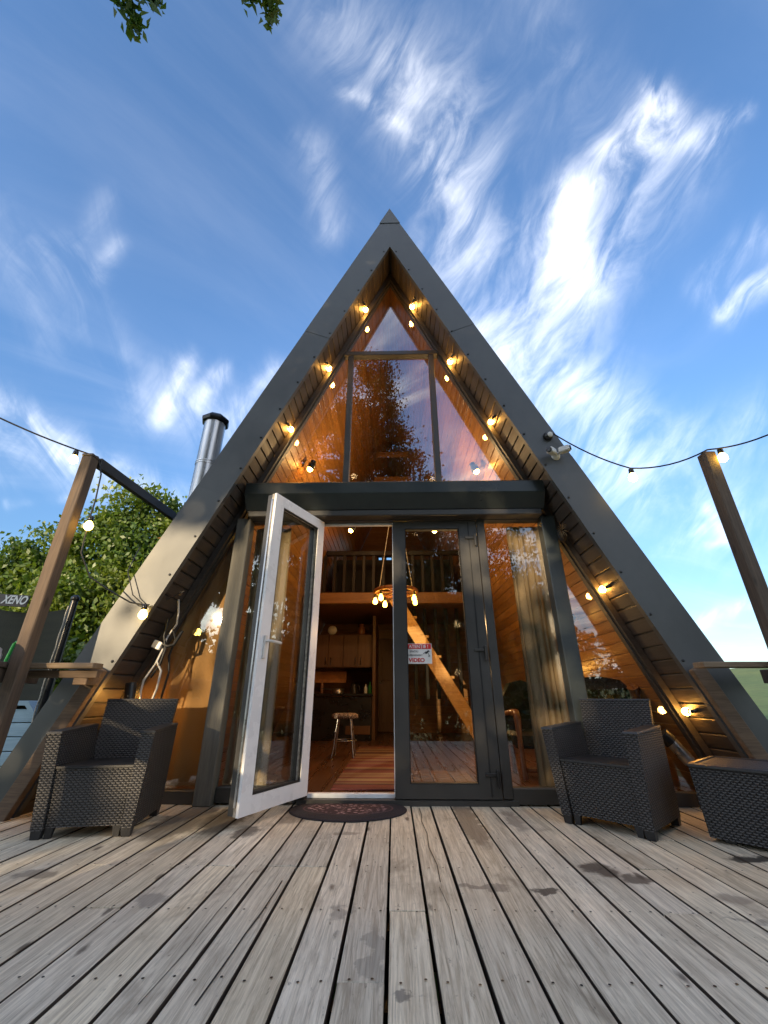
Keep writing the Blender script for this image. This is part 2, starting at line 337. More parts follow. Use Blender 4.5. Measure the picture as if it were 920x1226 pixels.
def simple_tex(name, build, rough=.8):
    m = bpy.data.materials.new(name); m.use_nodes = True
    q = G(m.node_tree); b = m.node_tree.nodes['Principled BSDF']; b.inputs['Roughness'].default_value = rough
    c, h = build(q); m.node_tree.links.new(c, b.inputs['Base Color'])
    if h is not None:
        bn = q.node('ShaderNodeBump'); bn.inputs['Strength'].default_value = .6; bn.inputs['Distance'].default_value = .006
        q.put(bn.inputs['Height'], h); m.node_tree.links.new(bn.outputs[0], b.inputs['Normal'])
    return m
def _rug(q):
    p = q.sep(q.node('ShaderNodeNewGeometry').outputs['Position'])
    y = q.m('MULTIPLY', p[1], 5.2)
    cell = q.node('ShaderNodeTexWhiteNoise'); cell.noise_dimensions = '1D'; q.put(cell.inputs['W'], q.m('FLOOR', q.m('MULTIPLY', y, 2.3)))
    cl2 = q.node('ShaderNodeTexWhiteNoise'); cl2.noise_dimensions = '1D'; q.put(cl2.inputs['W'], q.m('FLOOR', q.m('MULTIPLY', y, 5.1)))
    c = q.ramp(cell.outputs[0], [(0, (.10, .022, .020)), (.35, (.15, .035, .03)), (.6, (.06, .02, .02)), (.8, (.26, .17, .09)), (1, (.12, .05, .03))])
    c = q.mix(q.mapr(cl2.outputs[0], .82, .84), c, (.24, .16, .08))
    return c, q.noise(q.node('ShaderNodeNewGeometry').outputs['Position'], 180, 2)[0]
M['rug'] = simple_tex('striped woven rug', _rug)
def _mat(q):
    p = q.node('ShaderNodeTexCoord').outputs['Object']
    d = q.v('LENGTH', q.v('MULTIPLY', p, (1 / .42, 1 / .315, 0.)))
    n = q.node('ShaderNodeTexVoronoi'); q.put(n.inputs['Vector'], p); n.inputs['Scale'].default_value = 26
    n2 = q.noise(p, 34, 3, .6)[0]
    flow = q.m('MULTIPLY', q.mapr(n.outputs['Distance'], .50, .30), q.mapr(n2, .42, .56))
    c = q.mix(flow, (.040, .016, .020), (.36, .23, .23))
    c = q.mix(q.mapr(d, .68, .72), c, (.022, .017, .021))
    c = q.mix(q.m('MULTIPLY', q.mapr(d, .735, .75), q.mapr(d, .775, .76)), c, (.10, .05, .055))
    return c, q.noise(p, 220, 2)[0]
M['mat'] = simple_tex('floral door mat', _mat, .95)
def _curt(c1, c2):
    def f(q):
        co = q.node('ShaderNodeTexCoord').outputs['Object']
        n = q.noise(q.v('MULTIPLY', co, (60., 60., 60.)), 5, 2, .6)[0]
        n1 = q.noise(q.v('MULTIPLY', co, (3., 3., .8)), 1.2, 4, .6)[0]
        return q.mix(q.m('ADD', q.m('MULTIPLY', n, .4), q.m('MULTIPLY', n1, .6)), c1, c2), n
    return f
M['curtain'] = simple_tex('tan curtain cloth', _curt((.22, .13, .065), (.48, .33, .19)))
M['curtain_amber'] = simple_tex('amber curtain cloth', _curt((.30, .135, .040), (.50, .27, .10)))
M['cloth'] = simple_tex('pale crumpled cloth', _curt((.40, .33, .27), (.62, .55, .48)))
def _net(q):
    co = q.node('ShaderNodeTexCoord').outputs['Object']
    n = q.noise(q.v('MULTIPLY', co, (1.2, 1.2, 9.)), 1.6, 5, .65)[0]; n2 = q.noise(co, 90, 2)[0]
    return q.mix(q.m('ADD', q.m('MULTIPLY', n, .8), q.m('MULTIPLY', n2, .2)), (.014, .016, .009), (.055, .050, .028)), n2
M['net'] = simple_tex('dark shade netting', _net)
def _grass(q):
    p = q.node('ShaderNodeNewGeometry').outputs['Position']
    n = q.noise(p, .06, 5, .6)[0]; n2 = q.noise(p, 1.1, 5, .7)[0]; n3 = q.noise(p, 9, 3, .7)[0]
    c = q.mix(q.mapr(n, .35, .65), (.095, .15, .028), (.15, .19, .040))
    c = q.mix(q.mapr(n2, .4, .7, 0, .6), c, (.055, .085, .02))
    c = q.mix(q.mapr(n3, .5, .75, 0, .5), c, (.20, .21, .05))
    return c, q.m('ADD', n3, n2)
M['grass'] = simple_tex('meadow grass', _grass, .95)
def _seat(q):
    co = q.node('ShaderNodeTexCoord').outputs['Object']; n = q.noise(co, 60, 3, .6)[0]
    return q.mix(q.mapr(n, .45, .6), (.05, .035, .03), (.40, .30, .25)), n
M['stoolseat'] = simple_tex('patterned stool cover', _seat)
M['red'] = mat('red print', (.62, .03, .03), rough=.4, var=.02)
M['paper'] = mat('white print', (.78, .76, .72), rough=.4, var=.02)
M['ink'] = mat('dark print', (.03, .03, .03), rough=.5, var=.02)
M['ink_red'] = mat('red lettering', (.55, .02, .02), rough=.5, var=.02)
M['signboard'] = wood('grey brown sign board', (.13, .10, .085), (.07, .055, .05), axis=0, knots=False)
M['tile'] = mat('brown floor tile', (.17, .085, .055), rough=.35, var=.2, objvar=.2)
M['grout'] = mat('tile bedding', (.05, .035, .028), rough=.8)

# ------------------------------------------------------------------ mesh helpers
Z0 = Vector((0, 0, 0))
def wpos(o):
    p = Vector(o.location)
    return p + (wpos(o.parent) if o.parent else Z0)
def mesh_from(name, verts, faces, mats, fmat=None, smooth=False):
    me = bpy.data.meshes.new(name); me.from_pydata([tuple(v) for v in verts], [], faces)
    for m in (mats if isinstance(mats, (list, tuple)) else [mats]): me.materials.append(m)
    if fmat: me.polygons.foreach_set('material_index', fmat)
    if smooth: me.polygons.foreach_set('use_smooth', [True] * len(me.polygons))
    me.update(); return me
def link(name, me, loc=(0, 0, 0), rot=None, parent=None):
    o = bpy.data.objects.new(name, me); COL.objects.link(o); o.location = loc
    if rot is not None: o.rotation_euler = rot
    if parent: o.parent = parent
    return o
def tag(o, label=None, cat=None, group=None, kind=None):
    if label: o['label'] = label
    if cat: o['category'] = cat
    if group: o['group'] = group
    if kind: o['kind'] = kind
    return o
def empty(name, loc, label, cat, group=None, rz=0.0):
    o = bpy.data.objects.new(name, None); COL.objects.link(o); o.location = loc; o.rotation_euler = (0, 0, rz); o.empty_display_size = .1
    return tag(o, label, cat, group)
class MB:
    """collects shapes (any coordinates) and links them as one mesh object"""
    def __init__(s): s.v = []; s.f = []; s.m = []; s.mi = 0; s.sm = []
    def add(s, vs, fs, smooth=False):
        o = len(s.v); s.v += [Vector(v) for v in vs]
        for f in fs: s.f.append(tuple(i + o for i in f)); s.m.append(s.mi); s.sm.append(smooth)
        return s
    def box(s, c, size, ch=0.0, R=None):
        hx, hy, hz = size[0] / 2, size[1] / 2, size[2] / 2; c = Vector(c)
        ch = min(ch, hx * .45, hy * .45, hz * .45)
        if ch <= 0:
            vs = [(x, y, z) for x in (-hx, hx) for y in (-hy, hy) for z in (-hz, hz)]
            fs = [(0, 1, 3, 2), (4, 6, 7, 5), (0, 4, 5, 1), (2, 3, 7, 6), (0, 2, 6, 4), (1, 5, 7, 3)]
        else:
            bm = bmesh.new(); bmesh.ops.create_cube(bm, size=1.0)
            for v in bm.verts: v.co = Vector((v.co.x * 2 * hx, v.co.y * 2 * hy, v.co.z * 2 * hz))
            bmesh.ops.bevel(bm, geom=bm.edges[:], offset=ch, segments=1, affect='EDGES')
            bm.verts.index_update(); vs = [v.co.copy() for v in bm.verts]; fs = [tuple(v.index for v in f.verts) for f in bm.faces]; bm.free()
        vs = [(R @ Vector(v) if R else Vector(v)) + c for v in vs]
        return s.add(vs, fs)
    def beam(s, a, b, w, h, up=(0, 0, 1), ch=0.0):
        """box from a to b; w across, h along up"""
        a = Vector(a); b = Vector(b); d = (b - a); L = d.length; d.normalize(); u = Vector(up); x = d.cross(u).normalized(); u = x.cross(d).normalized()
        R = Matrix((d, x, u)).transposed()
        return s.box((a + b) / 2, (L, w, h), ch, R)
    def prism(s, poly, axis, a, b, ch=0.0):
        """extrude a polygon (2D, ccw) along axis between a and b; axis 'y': poly is (x,z)"""
        n = len(poly)
        def p3(p, t): return {'y': (p[0], t, p[1]), 'x': (t, p[0], p[1]), 'z': (p[0], p[1], t)}[axis]
        vs = [p3(p, a) for p in poly] + [p3(p, b) for p in poly]
        fs = [tuple(range(n)), tuple(range(2 * n - 1, n - 1, -1))] + [(i, i + n, (i + 1) % n + n, (i + 1) % n) for i in range(n)]
        return s.add(vs, fs)
    def hull8(s, lo, hi):
        """two quads (4 points each) joined to a hexahedron"""
        return s.add(list(lo) + list(hi), [(3, 2, 1, 0), (4, 5, 6, 7)] + [(i, (i + 1) % 4, (i + 1) % 4 + 4, i + 4) for i in range(4)])
    def tube(s, pts, r, n=8, cap=True, smooth=True):
        pts = [Vector(p) for p in pts]; rs = r if isinstance(r, (list, tuple)) else [r] * len(pts)
        vs = []; fs = []; ref = None
        for i, p in enumerate(pts):
            d = (pts[min(i + 1, len(pts) - 1)] - pts[max(i - 1, 0)]).normalized()
            if ref is None: ref = d.orthogonal().normalized()
            ref = (ref - d * ref.dot(d)).normalized(); bi = d.cross(ref)
            for k in range(n):
                t = 2 * math.pi * k / n; vs.append(p + (ref * math.cos(t) + bi * math.sin(t)) * rs[i])
        for i in range(len(pts) - 1):
            for k in range(n): fs.append((i * n + k, i * n + (k + 1) % n, (i + 1) * n + (k + 1) % n, (i + 1) * n + k))
        s.add(vs, fs, smooth)
        if cap: s.add(vs[:n][::-1], [tuple(range(n))]); s.add(vs[-n:], [tuple(range(n))])
        return s
    def lathe(s, c, prof, n=16, axis=(0, 0, 1), smooth=True):
        c = Vector(c); Q = Vector(axis).to_track_quat('Z', 'Y'); vs = []; fs = []
        for (r, z) in prof:
            for k in range(n):
                t = 2 * math.pi * k / n; vs.append(c + Q @ Vector((r * math.cos(t), r * math.sin(t), z)))
        for i in range(len(prof) - 1):
            for k in range(n): fs.append((i * n + k, i * n + (k + 1) % n, (i + 1) * n + (k + 1) % n, (i + 1) * n + k))
        return s.add(vs, fs, smooth)
    def ball(s, c, r, n=10, m=6, sc=(1, 1, 1)):
        prof = [(r * math.sin(math.pi * i / m) * 1.0, -r * math.cos(math.pi * i / m)) for i in range(m + 1)]
        o = len(s.v); s.lathe((0, 0, 0), [(max(a, 1e-4), b) for a, b in prof], n)
        for i in range(o, len(s.v)): s.v[i] = Vector(c) + Vector((s.v[i].x * sc[0], s.v[i].y * sc[1], s.v[i].z * sc[2]))
        return s
    def build(s, name, mats, parent=None, local=False, uv=False, label=None, origin=None, smooth=None):
        vs = s.v
        if origin is None:
            lo = Vector(tuple(min(v[i] for v in vs) for i in range(3))); hi = Vector(tuple(max(v[i] for v in vs) for i in range(3))); c = (lo + hi) / 2
        else: c = Vector(origin)
        me = mesh_from(name, [v - c for v in vs], s.f, mats, s.m)
        me.polygons.foreach_set('use_smooth', s.sm)
        if uv: box_uv(me)
        loc = c if (local or not parent) else c - wpos(parent)
        o = link(name, me, loc, None, parent)
        if label: o['label'] = label
        return o
def box_uv(me):
    uvl = me.uv_layers.new(name='UVMap')
    for p in me.polygons:
        n = p.normal; u = Vector((0, 0, 1)).cross(n)
        u = Vector((1, 0, 0)) if u.length < .35 else u.normalized()
        v = n.cross(u)
        for li in p.loop_indices:
            co = me.vertices[me.loops[li].vertex_index].co; uvl.data[li].uv = (co.dot(u), co.dot(v))
def catenary(a, b, sag, n=14):
    a = Vector(a); b = Vector(b); return [a.lerp(b, t) - Vector((0, 0, sag * 4 * t * (1 - t))) for t in [i / n for i in range(n + 1)]]
def text_mesh(name, body, size, matl, parent, world, rot, sx=1.0, shear=0.0, extrude=.0006, bold=0.0):
    cu = bpy.data.curves.new(name, 'FONT'); cu.body = body; cu.size = size; cu.extrude = extrude; cu.align_x = 'CENTER'; cu.align_y = 'CENTER'; cu.shear = shear; cu.offset = bold
    tmp = bpy.data.objects.new(name + '_src', cu); COL.objects.link(tmp)
    me = bpy.data.meshes.new_from_object(tmp.evaluated_get(bpy.context.evaluated_depsgraph_get())); bpy.data.objects.remove(tmp)
    me.materials.clear(); me.materials.append(matl)
    for v in me.vertices: v.co.x *= sx
    return link(name, me, Vector(world) - (wpos(parent) if parent else Z0), rot, parent)

# ------------------------------------------------------------------ setting: ground, deck
SL = 2.29; ZI = 5.86; YF = 3.28; D = 3.72
def xin(z, apex=ZI): return (apex - z) / SL
def ground():
    R = np.concatenate([np.linspace(0, 30, 31), np.linspace(33, 120, 30), np.geomspace(130, 900, 24)]); A = np.linspace(0, 2 * math.pi, 121)[:-1]
    vs = []; fs = []
    for r in R:
        for a in A:
            x, y = r * math.sin(a), r * math.cos(a)
            t = max(0, min(1, (r - 14) / 110)); t = t * t * (3 - 2 * t)
            side = max(0, math.sin(a + .35)) ** 1.0 if True else 0
            z = -.75 + 7.4 * t * (.35 + .65 * side) + (.5 * math.sin(x * .05) * math.cos(y * .043)) * t * 2 - max(0, r - 160) * .02
            vs.append((x, y, z))
    n = len(A)
    for i in range(len(R) - 1):
        for k in range(n): fs.append((i * n + k, (i + 1) * n + k, (i + 1) * n + (k + 1) % n, i * n + (k + 1) % n))
    me = mesh_from('ground', vs, fs, M['grass'], smooth=True)
    tag(link('ground', me), 'green grassy ground and meadow slope around the deck', 'ground', kind='structure')
ground()

deck = bpy.data.objects.new('deck', None); COL.objects.link(deck); tag(deck, 'weathered grey plank deck in front of the cabin', 'deck', kind='structure')
PW = .1465; GAP = .0125; X0 = -.03
JY = [-.66, -.24, .20, .64, 1.07, 1.61, 2.04, 2.473, 2.90, 3.33]
JOINT = {-7: [2.473, .64], -6: [2.47], -5: [1.07], -4: [2.473], -3: [2.473], -2: [.20], -1: [1.61], 0: [2.04], 1: [.64], 2: [1.07], 3: [-.24], 4: [.64], 5: [1.07, ], 6: [.2], 7: [2.04], 8: [2.473], 9: [1.61], 10: [2.9], -8: [2.04], -9: [1.61], -10: [2.473], -12: [2.04], 12: [2.04]}
nails = MB()
for k in range(-20, 20):
    x0 = X0 + PW * k; cuts = [-1.1] + sorted(JOINT.get(k, [])) + [3.83]
    for a, b in zip(cuts[:-1], cuts[1:]):
        w = PW - GAP + random.uniform(-.003, .002); dz = random.uniform(-.0025, .0012); L = b - a - .004
        mb = MB(); mb.box((0, 0, 0), (w, L, .046), .002)
        # slight cup and wander so no edge is dead straight
        ph = random.uniform(0, 6.28)
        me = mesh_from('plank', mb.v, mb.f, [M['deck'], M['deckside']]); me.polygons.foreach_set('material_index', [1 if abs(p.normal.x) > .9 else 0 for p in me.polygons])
        o = link('plank', me, (x0 + PW / 2 + random.uniform(-.001, .001), (a + b) / 2, -.023 + dz), (random.uniform(-.0006, .0006), random.uniform(-.006, .006), random.uniform(-.0007, .0007)), deck)
    for y in JY:
        for fx in (.25, .76):
            xx = x0 + PW * fx + random.uniform(-.008, .008); yy = y + random.uniform(-.012, .012); zz = .0016
            nails.add([(xx + .0048 * math.cos(t * math.pi / 3), yy + .0048 * math.sin(t * math.pi / 3), zz) for t in range(6)], [tuple(range(6))])
nb = nails.build('nail_head', M['darkmetal'], deck); nb['kind'] = 'stuff'
# split cracks in a few boards, cut as thin dark wedges
ck = MB()
def crack(pts, w):
    for (a, b) in zip(pts[:-1], pts[1:]):
        d = Vector((b[0] - a[0], b[1] - a[1], 0)).normalized(); s = Vector((-d.y, d.x, 0)) * w / 2
        ck.add([Vector((a[0], a[1], .0018)) - s, Vector((b[0], b[1], .0018)) - s, Vector((b[0], b[1], .0018)) + s, Vector((a[0], a[1], .0018)) + s], [(0, 1, 2, 3)])
crack([(.175, 3.6), (.182, 3.42), (.172, 3.25), (.188, 3.0), (.180, 2.75), (.200, 2.5), (.195, 2.3)], .0042)
crack([(-.47 - .03, 2.30), (-.50, 2.18), (-.505, 2.0), (-.515, 1.85), (-.52, 1.7), (-.53, 1.5)], .006)
crack([(-.66, 2.42), (-.665, 2.2), (-.672, 2.0), (-.668, 1.75), (-.68, 1.5)], .0025)
crack([(.185, 2.25), (.205, 2.05), (.198, 1.8)], .002)
c_ = ck.build('crack', M['rubber'], deck); c_['kind'] = 'stuff'
jo = MB()
for y in JY: jo.box((0, y, -.104), (5.8, .05, .11))
for x in (-2.7, -1.4, 0, 1.4, 2.7): jo.box((x, 1.4, -.22), (.08, 5.0, .15))
jo.build('joist', M['darkwood'], deck)['kind'] = 'stuff'

# ------------------------------------------------------------------ cabin
cabin = empty('a_frame_cabin', (0, D, 0), 'dark A-frame cabin with glazed pine-lined gable and open white-lined door', 'cabin')
YB = 9.6
# roof slabs
for s in (-1, 1):
    zl, zu = ZI + .03, ZI + .69
    poly = [(s * zl / SL, 0.0), (0, zl), (0, zu), (s * (zu + .3) / SL, -.30)]
    poly = [(0, zl), (0, zu), (s * (zu + .6) / SL, -.6), (s * (zl + .6) / SL, -.6)]
    MB().prism(poly, 'y', YF + .02, YB + .3).build('roof', M['fascia_dark'], cabin)
# fascia sheets (front faces of the roof edge), joined by overlapping seams
ZA_I, ZA_O = ZI - .03, ZI + .72
def fas(s, z1, z2, proud):
    """sheet between inner-edge heights z1 (top) and z2 (bottom)"""
    d = Vector((s * 1.0, 0, -SL)).normalized(); nrm = Vector((s * SL, 0, 1.0)).normalized(); th = (ZA_O - ZA_I) / math.sqrt(1 + SL * SL)
    def pt(z): return Vector((s * (ZA_I - z) / SL, 0, z))
    a, b = pt(z1), pt(z2)
    if z1 >= ZA_I - .001: quad = [Vector((0, 0, ZA_I)), b, b + nrm * th, Vector((0, 0, ZA_O))]
    else: quad = [a, b, b + nrm * th, a + nrm * th]
    y0, y1 = YF - proud, YF + .012
    mb = MB(); mb.hull8([v + Vector((0, y1, 0)) for v in quad], [v + Vector((0, y0, 0)) for v in quad])
    # folded return under the inner edge
    if z1 < ZA_I: pass
    q0, q1 = quad[0], quad[1]
    mb.hull8([q0 + Vector((0, y1 + .03, 0)), q1 + Vector((0, y1 + .03, 0)), q1 + nrm * .006 + Vector((0, y1 + .03, 0)), q0 + nrm * .006 + Vector((0, y1 + .03, 0))],
             [q0 + Vector((0, y1, 0)), q1 + Vector((0, y1, 0)), q1 + nrm * .006 + Vector((0, y1, 0)), q0 + nrm * .006 + Vector((0, y1, 0))])
    mb.build('fascia_sheet', M['fascia'], cabin)
for s, cuts in ((-1, [ZA_I, 4.30, 2.35, -.5]), (1, [ZA_I, 4.36, 2.62, -.5])):
    for i in range(3): fas(s, cuts[i] + (.03 if i else 0), cuts[i + 1], .004 + .003 * (i % 2 == 0))
mb = MB(); zc = ZA_O - .29
mb.prism([(-(ZA_O + .01 - zc) / SL, zc), ((ZA_O + .01 - zc) / SL, zc), (0, ZA_O + .012)], 'y', YF - .014, YF + .3); mb.build('ridge_cap', M['fascia'], cabin)
sc = MB()
for s in (-1, 1):
    d = Vector((s, 0, -SL)).normalized(); nrm = Vector((s * SL, 0, 1)).normalized()
    for t in np.arange(.12, 6.2, .37):
        c = Vector((0, YF - .008, ZA_I)) + d * t + nrm * .03
        sc.lathe(c, [(.012, .004), (.010, -.004), (.0005, -.006)], 8, (0, 1, 0))
sc.build('screw', M['darkmetal'], cabin)['kind'] = 'stuff'
# soffit boards (pitch .11 along the slope)
PITCHB = .1115
mbs = MB(); mbs.box((0, 0, 0), (PITCHB - .011, .335, .018), .004); sof_me = mesh_from('soffit_board', mbs.v, mbs.f, M['soffit'])
ang = math.atan(SL)
for s in (-1, 1):
    for i in range(57):
        t = .06 + PITCHB * (i + .5)
        d = Vector((s, 0, -SL)).normalized(); nrm = Vector((-s * SL, 0, -1)).normalized()
        c = Vector((0, 3.463, ZI)) + d * t - nrm * .007 * (1 if True else 0)
        R = Matrix((d, Vector((0, 1, 0)), d.cross(Vector((0, 1, 0))))).transposed()
        o = link('soffit_board', sof_me, c - wpos(cabin), R.to_euler(), cabin)
        o.location.y += random.uniform(-.001, .001)
# interior pine lining
mbl = MB(); mbl.box((0, 0, 0), (.098, YB - D - .04, .016), .004); lin_me = mesh_from('lining_board', mbl.v, mbl.f, M['pine'])
for s in (-1, 1):
    for i in range(63):
        d = Vector((s, 0, -SL)).normalized()
        c = Vector((0, (D + YB) / 2 + .02, ZI)) + d * (.05 + .102 * i)
        R = Matrix((d, Vector((0, 1, 0)), d.cross(Vector((0, 1, 0))))).transposed()
        link('lining_board', lin_me, c - wpos(cabin), R.to_euler(), cabin)
# gable trim along the slope, two runs
for s in (-1, 1):
    d = Vector((s, 0, -SL)).normalized(); n = Vector((-s * SL, 0, -1)).normalized()
    a = Vector((0, 3.675, ZI - .01)); b = a + d * 6.34
    mb = MB(); mb.hull8([a + Vector((0, .05, 0)), b + Vector((0, .05, 0)), b + n * .05 + Vector((0, .05, 0)), a + Vector((0, .05, -.05 * math.sqrt(1 + SL * SL)))],
                        [a + Vector((0, -.045, 0)), b + Vector((0, -.045, 0)), b + n * .05 + Vector((0, -.045, 0)), a + Vector((0, -.045, -.05 * math.sqrt(1 + SL * SL)))])
    mb.build('gable_trim', M['trim'], cabin)
    # slim light bead on the glass side of the trim
    a2 = a + Vector((0, 0, -.05 * math.sqrt(1 + SL * SL))); b2 = b + n * .05
    mb = MB(); mb.hull8([a2 + Vector((0, .055, 0)), b2 + Vector((0, .055, 0)), b2 + n * .012 + Vector((0, .055, 0)), a2 + Vector((0, .055, -.012 * 2.5))],
                        [a2 + Vector((0, .0, 0)), b2 + Vector((0, .0, 0)), b2 + n * .012 + Vector((0, .0, 0)), a2 + Vector((0, .0, -.012 * 2.5))])
    mb.build('glazing_bead', M['pvc'], cabin)
ZG = ZI - .15          # apex of the visible glass triangle
def xg(z): return (ZG - z) / SL
GY = 3.705
def pane(poly, name='glass_pane', m='glass_hi', y=GY):
    MB().prism(poly, 'y', y, y + .006).build(name, M[m], cabin)
pane([(-xg(4.49), 4.49), (xg(4.49), 4.49), (0, ZG)])
pane([(-.45, 2.62), (.45, 2.62), (.45, 4.45), (-.45, 4.45)])
for s in (-1, 1): pane([(s * .50, 2.62), (s * xg(2.62), 2.62), (s * .50, ZG - SL * .50)])
MB().box((0, 3.70, 4.47), (2 * xg(4.47) + .10, .085, .062), .006).build('transom', M['pvc'], cabin)
for s in (-1, 1): MB().box((s * .475, 3.70, (2.60 + 4.438) / 2), (.062, .08, 1.838), .006).build('mullion', M['pvc'], cabin)
MB().box((0, 3.70, 2.60), (2.78, .08, .10), .006).build('glazing_rail', M['pvc'], cabin)
# roller shutter box
mb = MB()
mb.prism([(3.53, 2.362), (3.445, 2.485), (3.44, 2.495), (3.44, 2.605), (3.448, 2.615), (3.655, 2.615), (3.655, 2.362)], 'x', -1.40, 1.43)
sb = mb.build('shutter_box', M['box'], cabin)
MB().box((.015, 3.59, 2.328), (2.78, .12, .06), .008).build('shutter_guide', M['pvc'], cabin)
MB().box((.015, 3.545, 2.352), (2.80, .015, .016)).build('shutter_slat', M['darkmetal'], cabin)
# head beam above doors
MB().box((0.02, 3.70, 2.33), (2.88, .10, .072), .004).build('door_head', M['pvc'], cabin)
# corner posts
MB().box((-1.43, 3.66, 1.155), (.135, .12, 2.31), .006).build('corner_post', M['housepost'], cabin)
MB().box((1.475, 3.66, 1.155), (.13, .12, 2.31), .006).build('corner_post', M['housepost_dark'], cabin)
# sills
MB().box((-1.93, 3.70, .045), (.86, .07, .09), .006).build('sill', M['pvc'], cabin)
MB().box((1.98, 3.70, .045), (.88, .07, .09), .006).build('sill', M['pvc'], cabin)
MB().box((1.14, 3.70, .062), (.535, .075, .105), .006).build('sill', M['pvc'], cabin)
MB().box((-1.055, 3.70, .062), (.61, .075, .105), .006).build('sill', M['pvc'], cabin)
MB().box((0.09, 3.715, .012), (1.66, .11, .05), .004).build('threshold', M['pvc'], cabin)
MB().box((-.335, 3.735, .052), (.67, .05, .03), .003).build('threshold_strip', M['pvcwhite'], cabin)
# side panes (triangles beside posts) and ground floor lights
for s in (-1, 1):
    x0 = 1.49 if s < 0 else 1.535
    pane([(s * x0, .09), (s * xg(.09), .09), (s * x0, ZG - SL * x0)], m='glass')
pane([(.88, .11), (1.41, .11), (1.41, 2.29), (.88, 2.29)], m='glass')
pane([(-1.365, .11), (-.76, .11), (-.76, 2.29), (-1.365, 2.29)], m='glass')
# door frame
MB().box((-.715, 3.70, 1.17), (.07, .09, 2.25), .005).build('door_jamb', M['pvc'], cabin)
MB().box((.845, 3.70, 1.17), (.075, .09, 2.25), .005).build('door_jamb', M['pvc'], cabin)
MB().box((-.335, 3.735, 2.285), (.69, .04, .02), .003).build('head_strip', M['pvcwhite'], cabin)
# closed right leaf
dl = empty('door_leaf', (0, 0, 0), None, None); dl.parent = cabin; dl.location = Vector((.40, 3.69, 0)) - wpos(cabin); dl['label'] = 'closed anthracite glass door leaf'
LX0, LX1, LZ0, LZ1 = .004, .800, .045, 2.285
def leaf_frame(x0, x1, z0, z1, y0, y1, sl, sr, st, sb_):
    """mitred door frame as 4 pieces in one mesh"""
    mb = MB()
    O = [(x0, z0), (x1, z0), (x1, z1), (x0, z1)]; I = [(x0 + sl, z0 + sb_), (x1 - sr, z0 + sb_), (x1 - sr, z1 - st), (x0 + sl, z1 - st)]
    for i in range(4):
        j = (i + 1) % 4; c = .0012
        quad = [O[i], O[j], I[j], I[i]]
        mb.hull8([(p[0], y1, p[1]) for p in quad], [(p[0], y0, p[1]) for p in quad])
    return mb
leaf_frame(LX0, LX1, LZ0, LZ1, 3.655, 3.725, .112, .166, .075, .092).build('frame', M['pvc'], dl)
MB().box((.376 + .0, 3.668, 1.19), (.535, .012, 2.09)).v
bd = leaf_frame(.113, .637, .134, 2.214, 3.662, 3.70, .010, .010, .010, .010); bd.build('bead', M['rubber'], dl)
MB().box((.375, 3.70, 1.174), (.51, .006, 2.07)).build('pane', M['glass'], dl)
MB().box((.0, 3.69, 1.165), (.006, .055, 2.22)).build('edge_strip', M['pvcwhite'], dl)
MB().box((.722, 3.652, 1.165), (.006, .004, 2.22)).build('seam', M['rubber'], dl)
for hz in (.20, 1.10, 2.11):
    mb = MB(); mb.box((.735, 3.648, hz), (.10, .016, .022), .003); mb.box((.778, 3.638, hz - .025), (.018, .026, .12), .005); mb.build('hinge', M['darkmetal'] if hz < .5 else M['pvc'], dl)
# open left leaf: built in its own frame, x along the leaf from hinge to lock edge
ol = empty('door_leaf', (0, 0, 0), None, None); ol.parent = cabin; ol['label'] = 'outward opened door leaf showing its white inner face'
HX, HY = -.672, 3.655; NX, NY = -.968, 3.012
ol.location = Vector((HX, HY, .065)) - wpos(cabin); ol.rotation_euler = (0, 0, math.atan2(NY - HY, NX - HX))
LW = math.hypot(NX - HX, NY - HY) ; LH = 2.215
# local: +x to lock edge; white (room) face is at local +y
def lp(mb, name, m, **k): return mb.build(name, M[m], ol, local=True, **k)
lp(leaf_frame(0, LW, 0, LH, -.004, .016, .095, .105, .09, .10), 'inner_frame', 'pvcwhite')
lp(leaf_frame(.004, LW - .004, .004, LH - .004, -.075, -.030, .10, .11, .095, .105), 'outer_frame', 'pvc')
lp(leaf_frame(.002, LW - .002, .002, LH - .002, -.0295, -.0045, .095, .105, .09, .10), 'seal', 'seal')
lp(MB().box((LW / 2, -.045, LH / 2), (LW - .2, .006, LH - .18)), 'pane', 'glass')
lp(leaf_frame(.096, LW - .106, .101, LH - .091, .0, .010, .012, .012, .012, .012), 'bead', 'rubber')
mb = MB(); mb.box((LW - .012, .0, LH / 2), (.004, .004, LH - .2)); mb.box((LW + .004, -.020, LH / 2), (.006, .014, LH - .1)); lp(mb, 'lock_strip', 'steel')
mb = MB(); mb.box((LW - .055, .024, 1.0), (.028, .016, .16), .006); mb.tube([(LW - .055, .028, 1.04), (LW - .055, .062, 1.04), (LW - .10, .066, 1.04), (LW - .18, .064, 1.036)], .010, 8); lp(mb, 'handle', 'white')

# interior shell
for i in range(26):
    x = -2.5 + .193 * i
    MB().box((x + .096, (D + YB) / 2 + .03, .045), (.190, YB - D - .02, .03), .001).build('floor_board', M['floorwood'], cabin)
ti = 0
MB().box((.34, 4.33, .0625), (.74, .88, .004)).build('tile_bed', M['grout'], cabin)
mbt = MB(); mbt.box((0, 0, 0), (.172, .205, .010), .002); tme = mesh_from('floor_tile', mbt.v, mbt.f, M['tile'])
for i in range(4):
    for j in range(4): link('floor_tile', tme, Vector((.07 + .18 * i, 4.01 + .213 * j, .068)) - wpos(cabin), None, cabin)
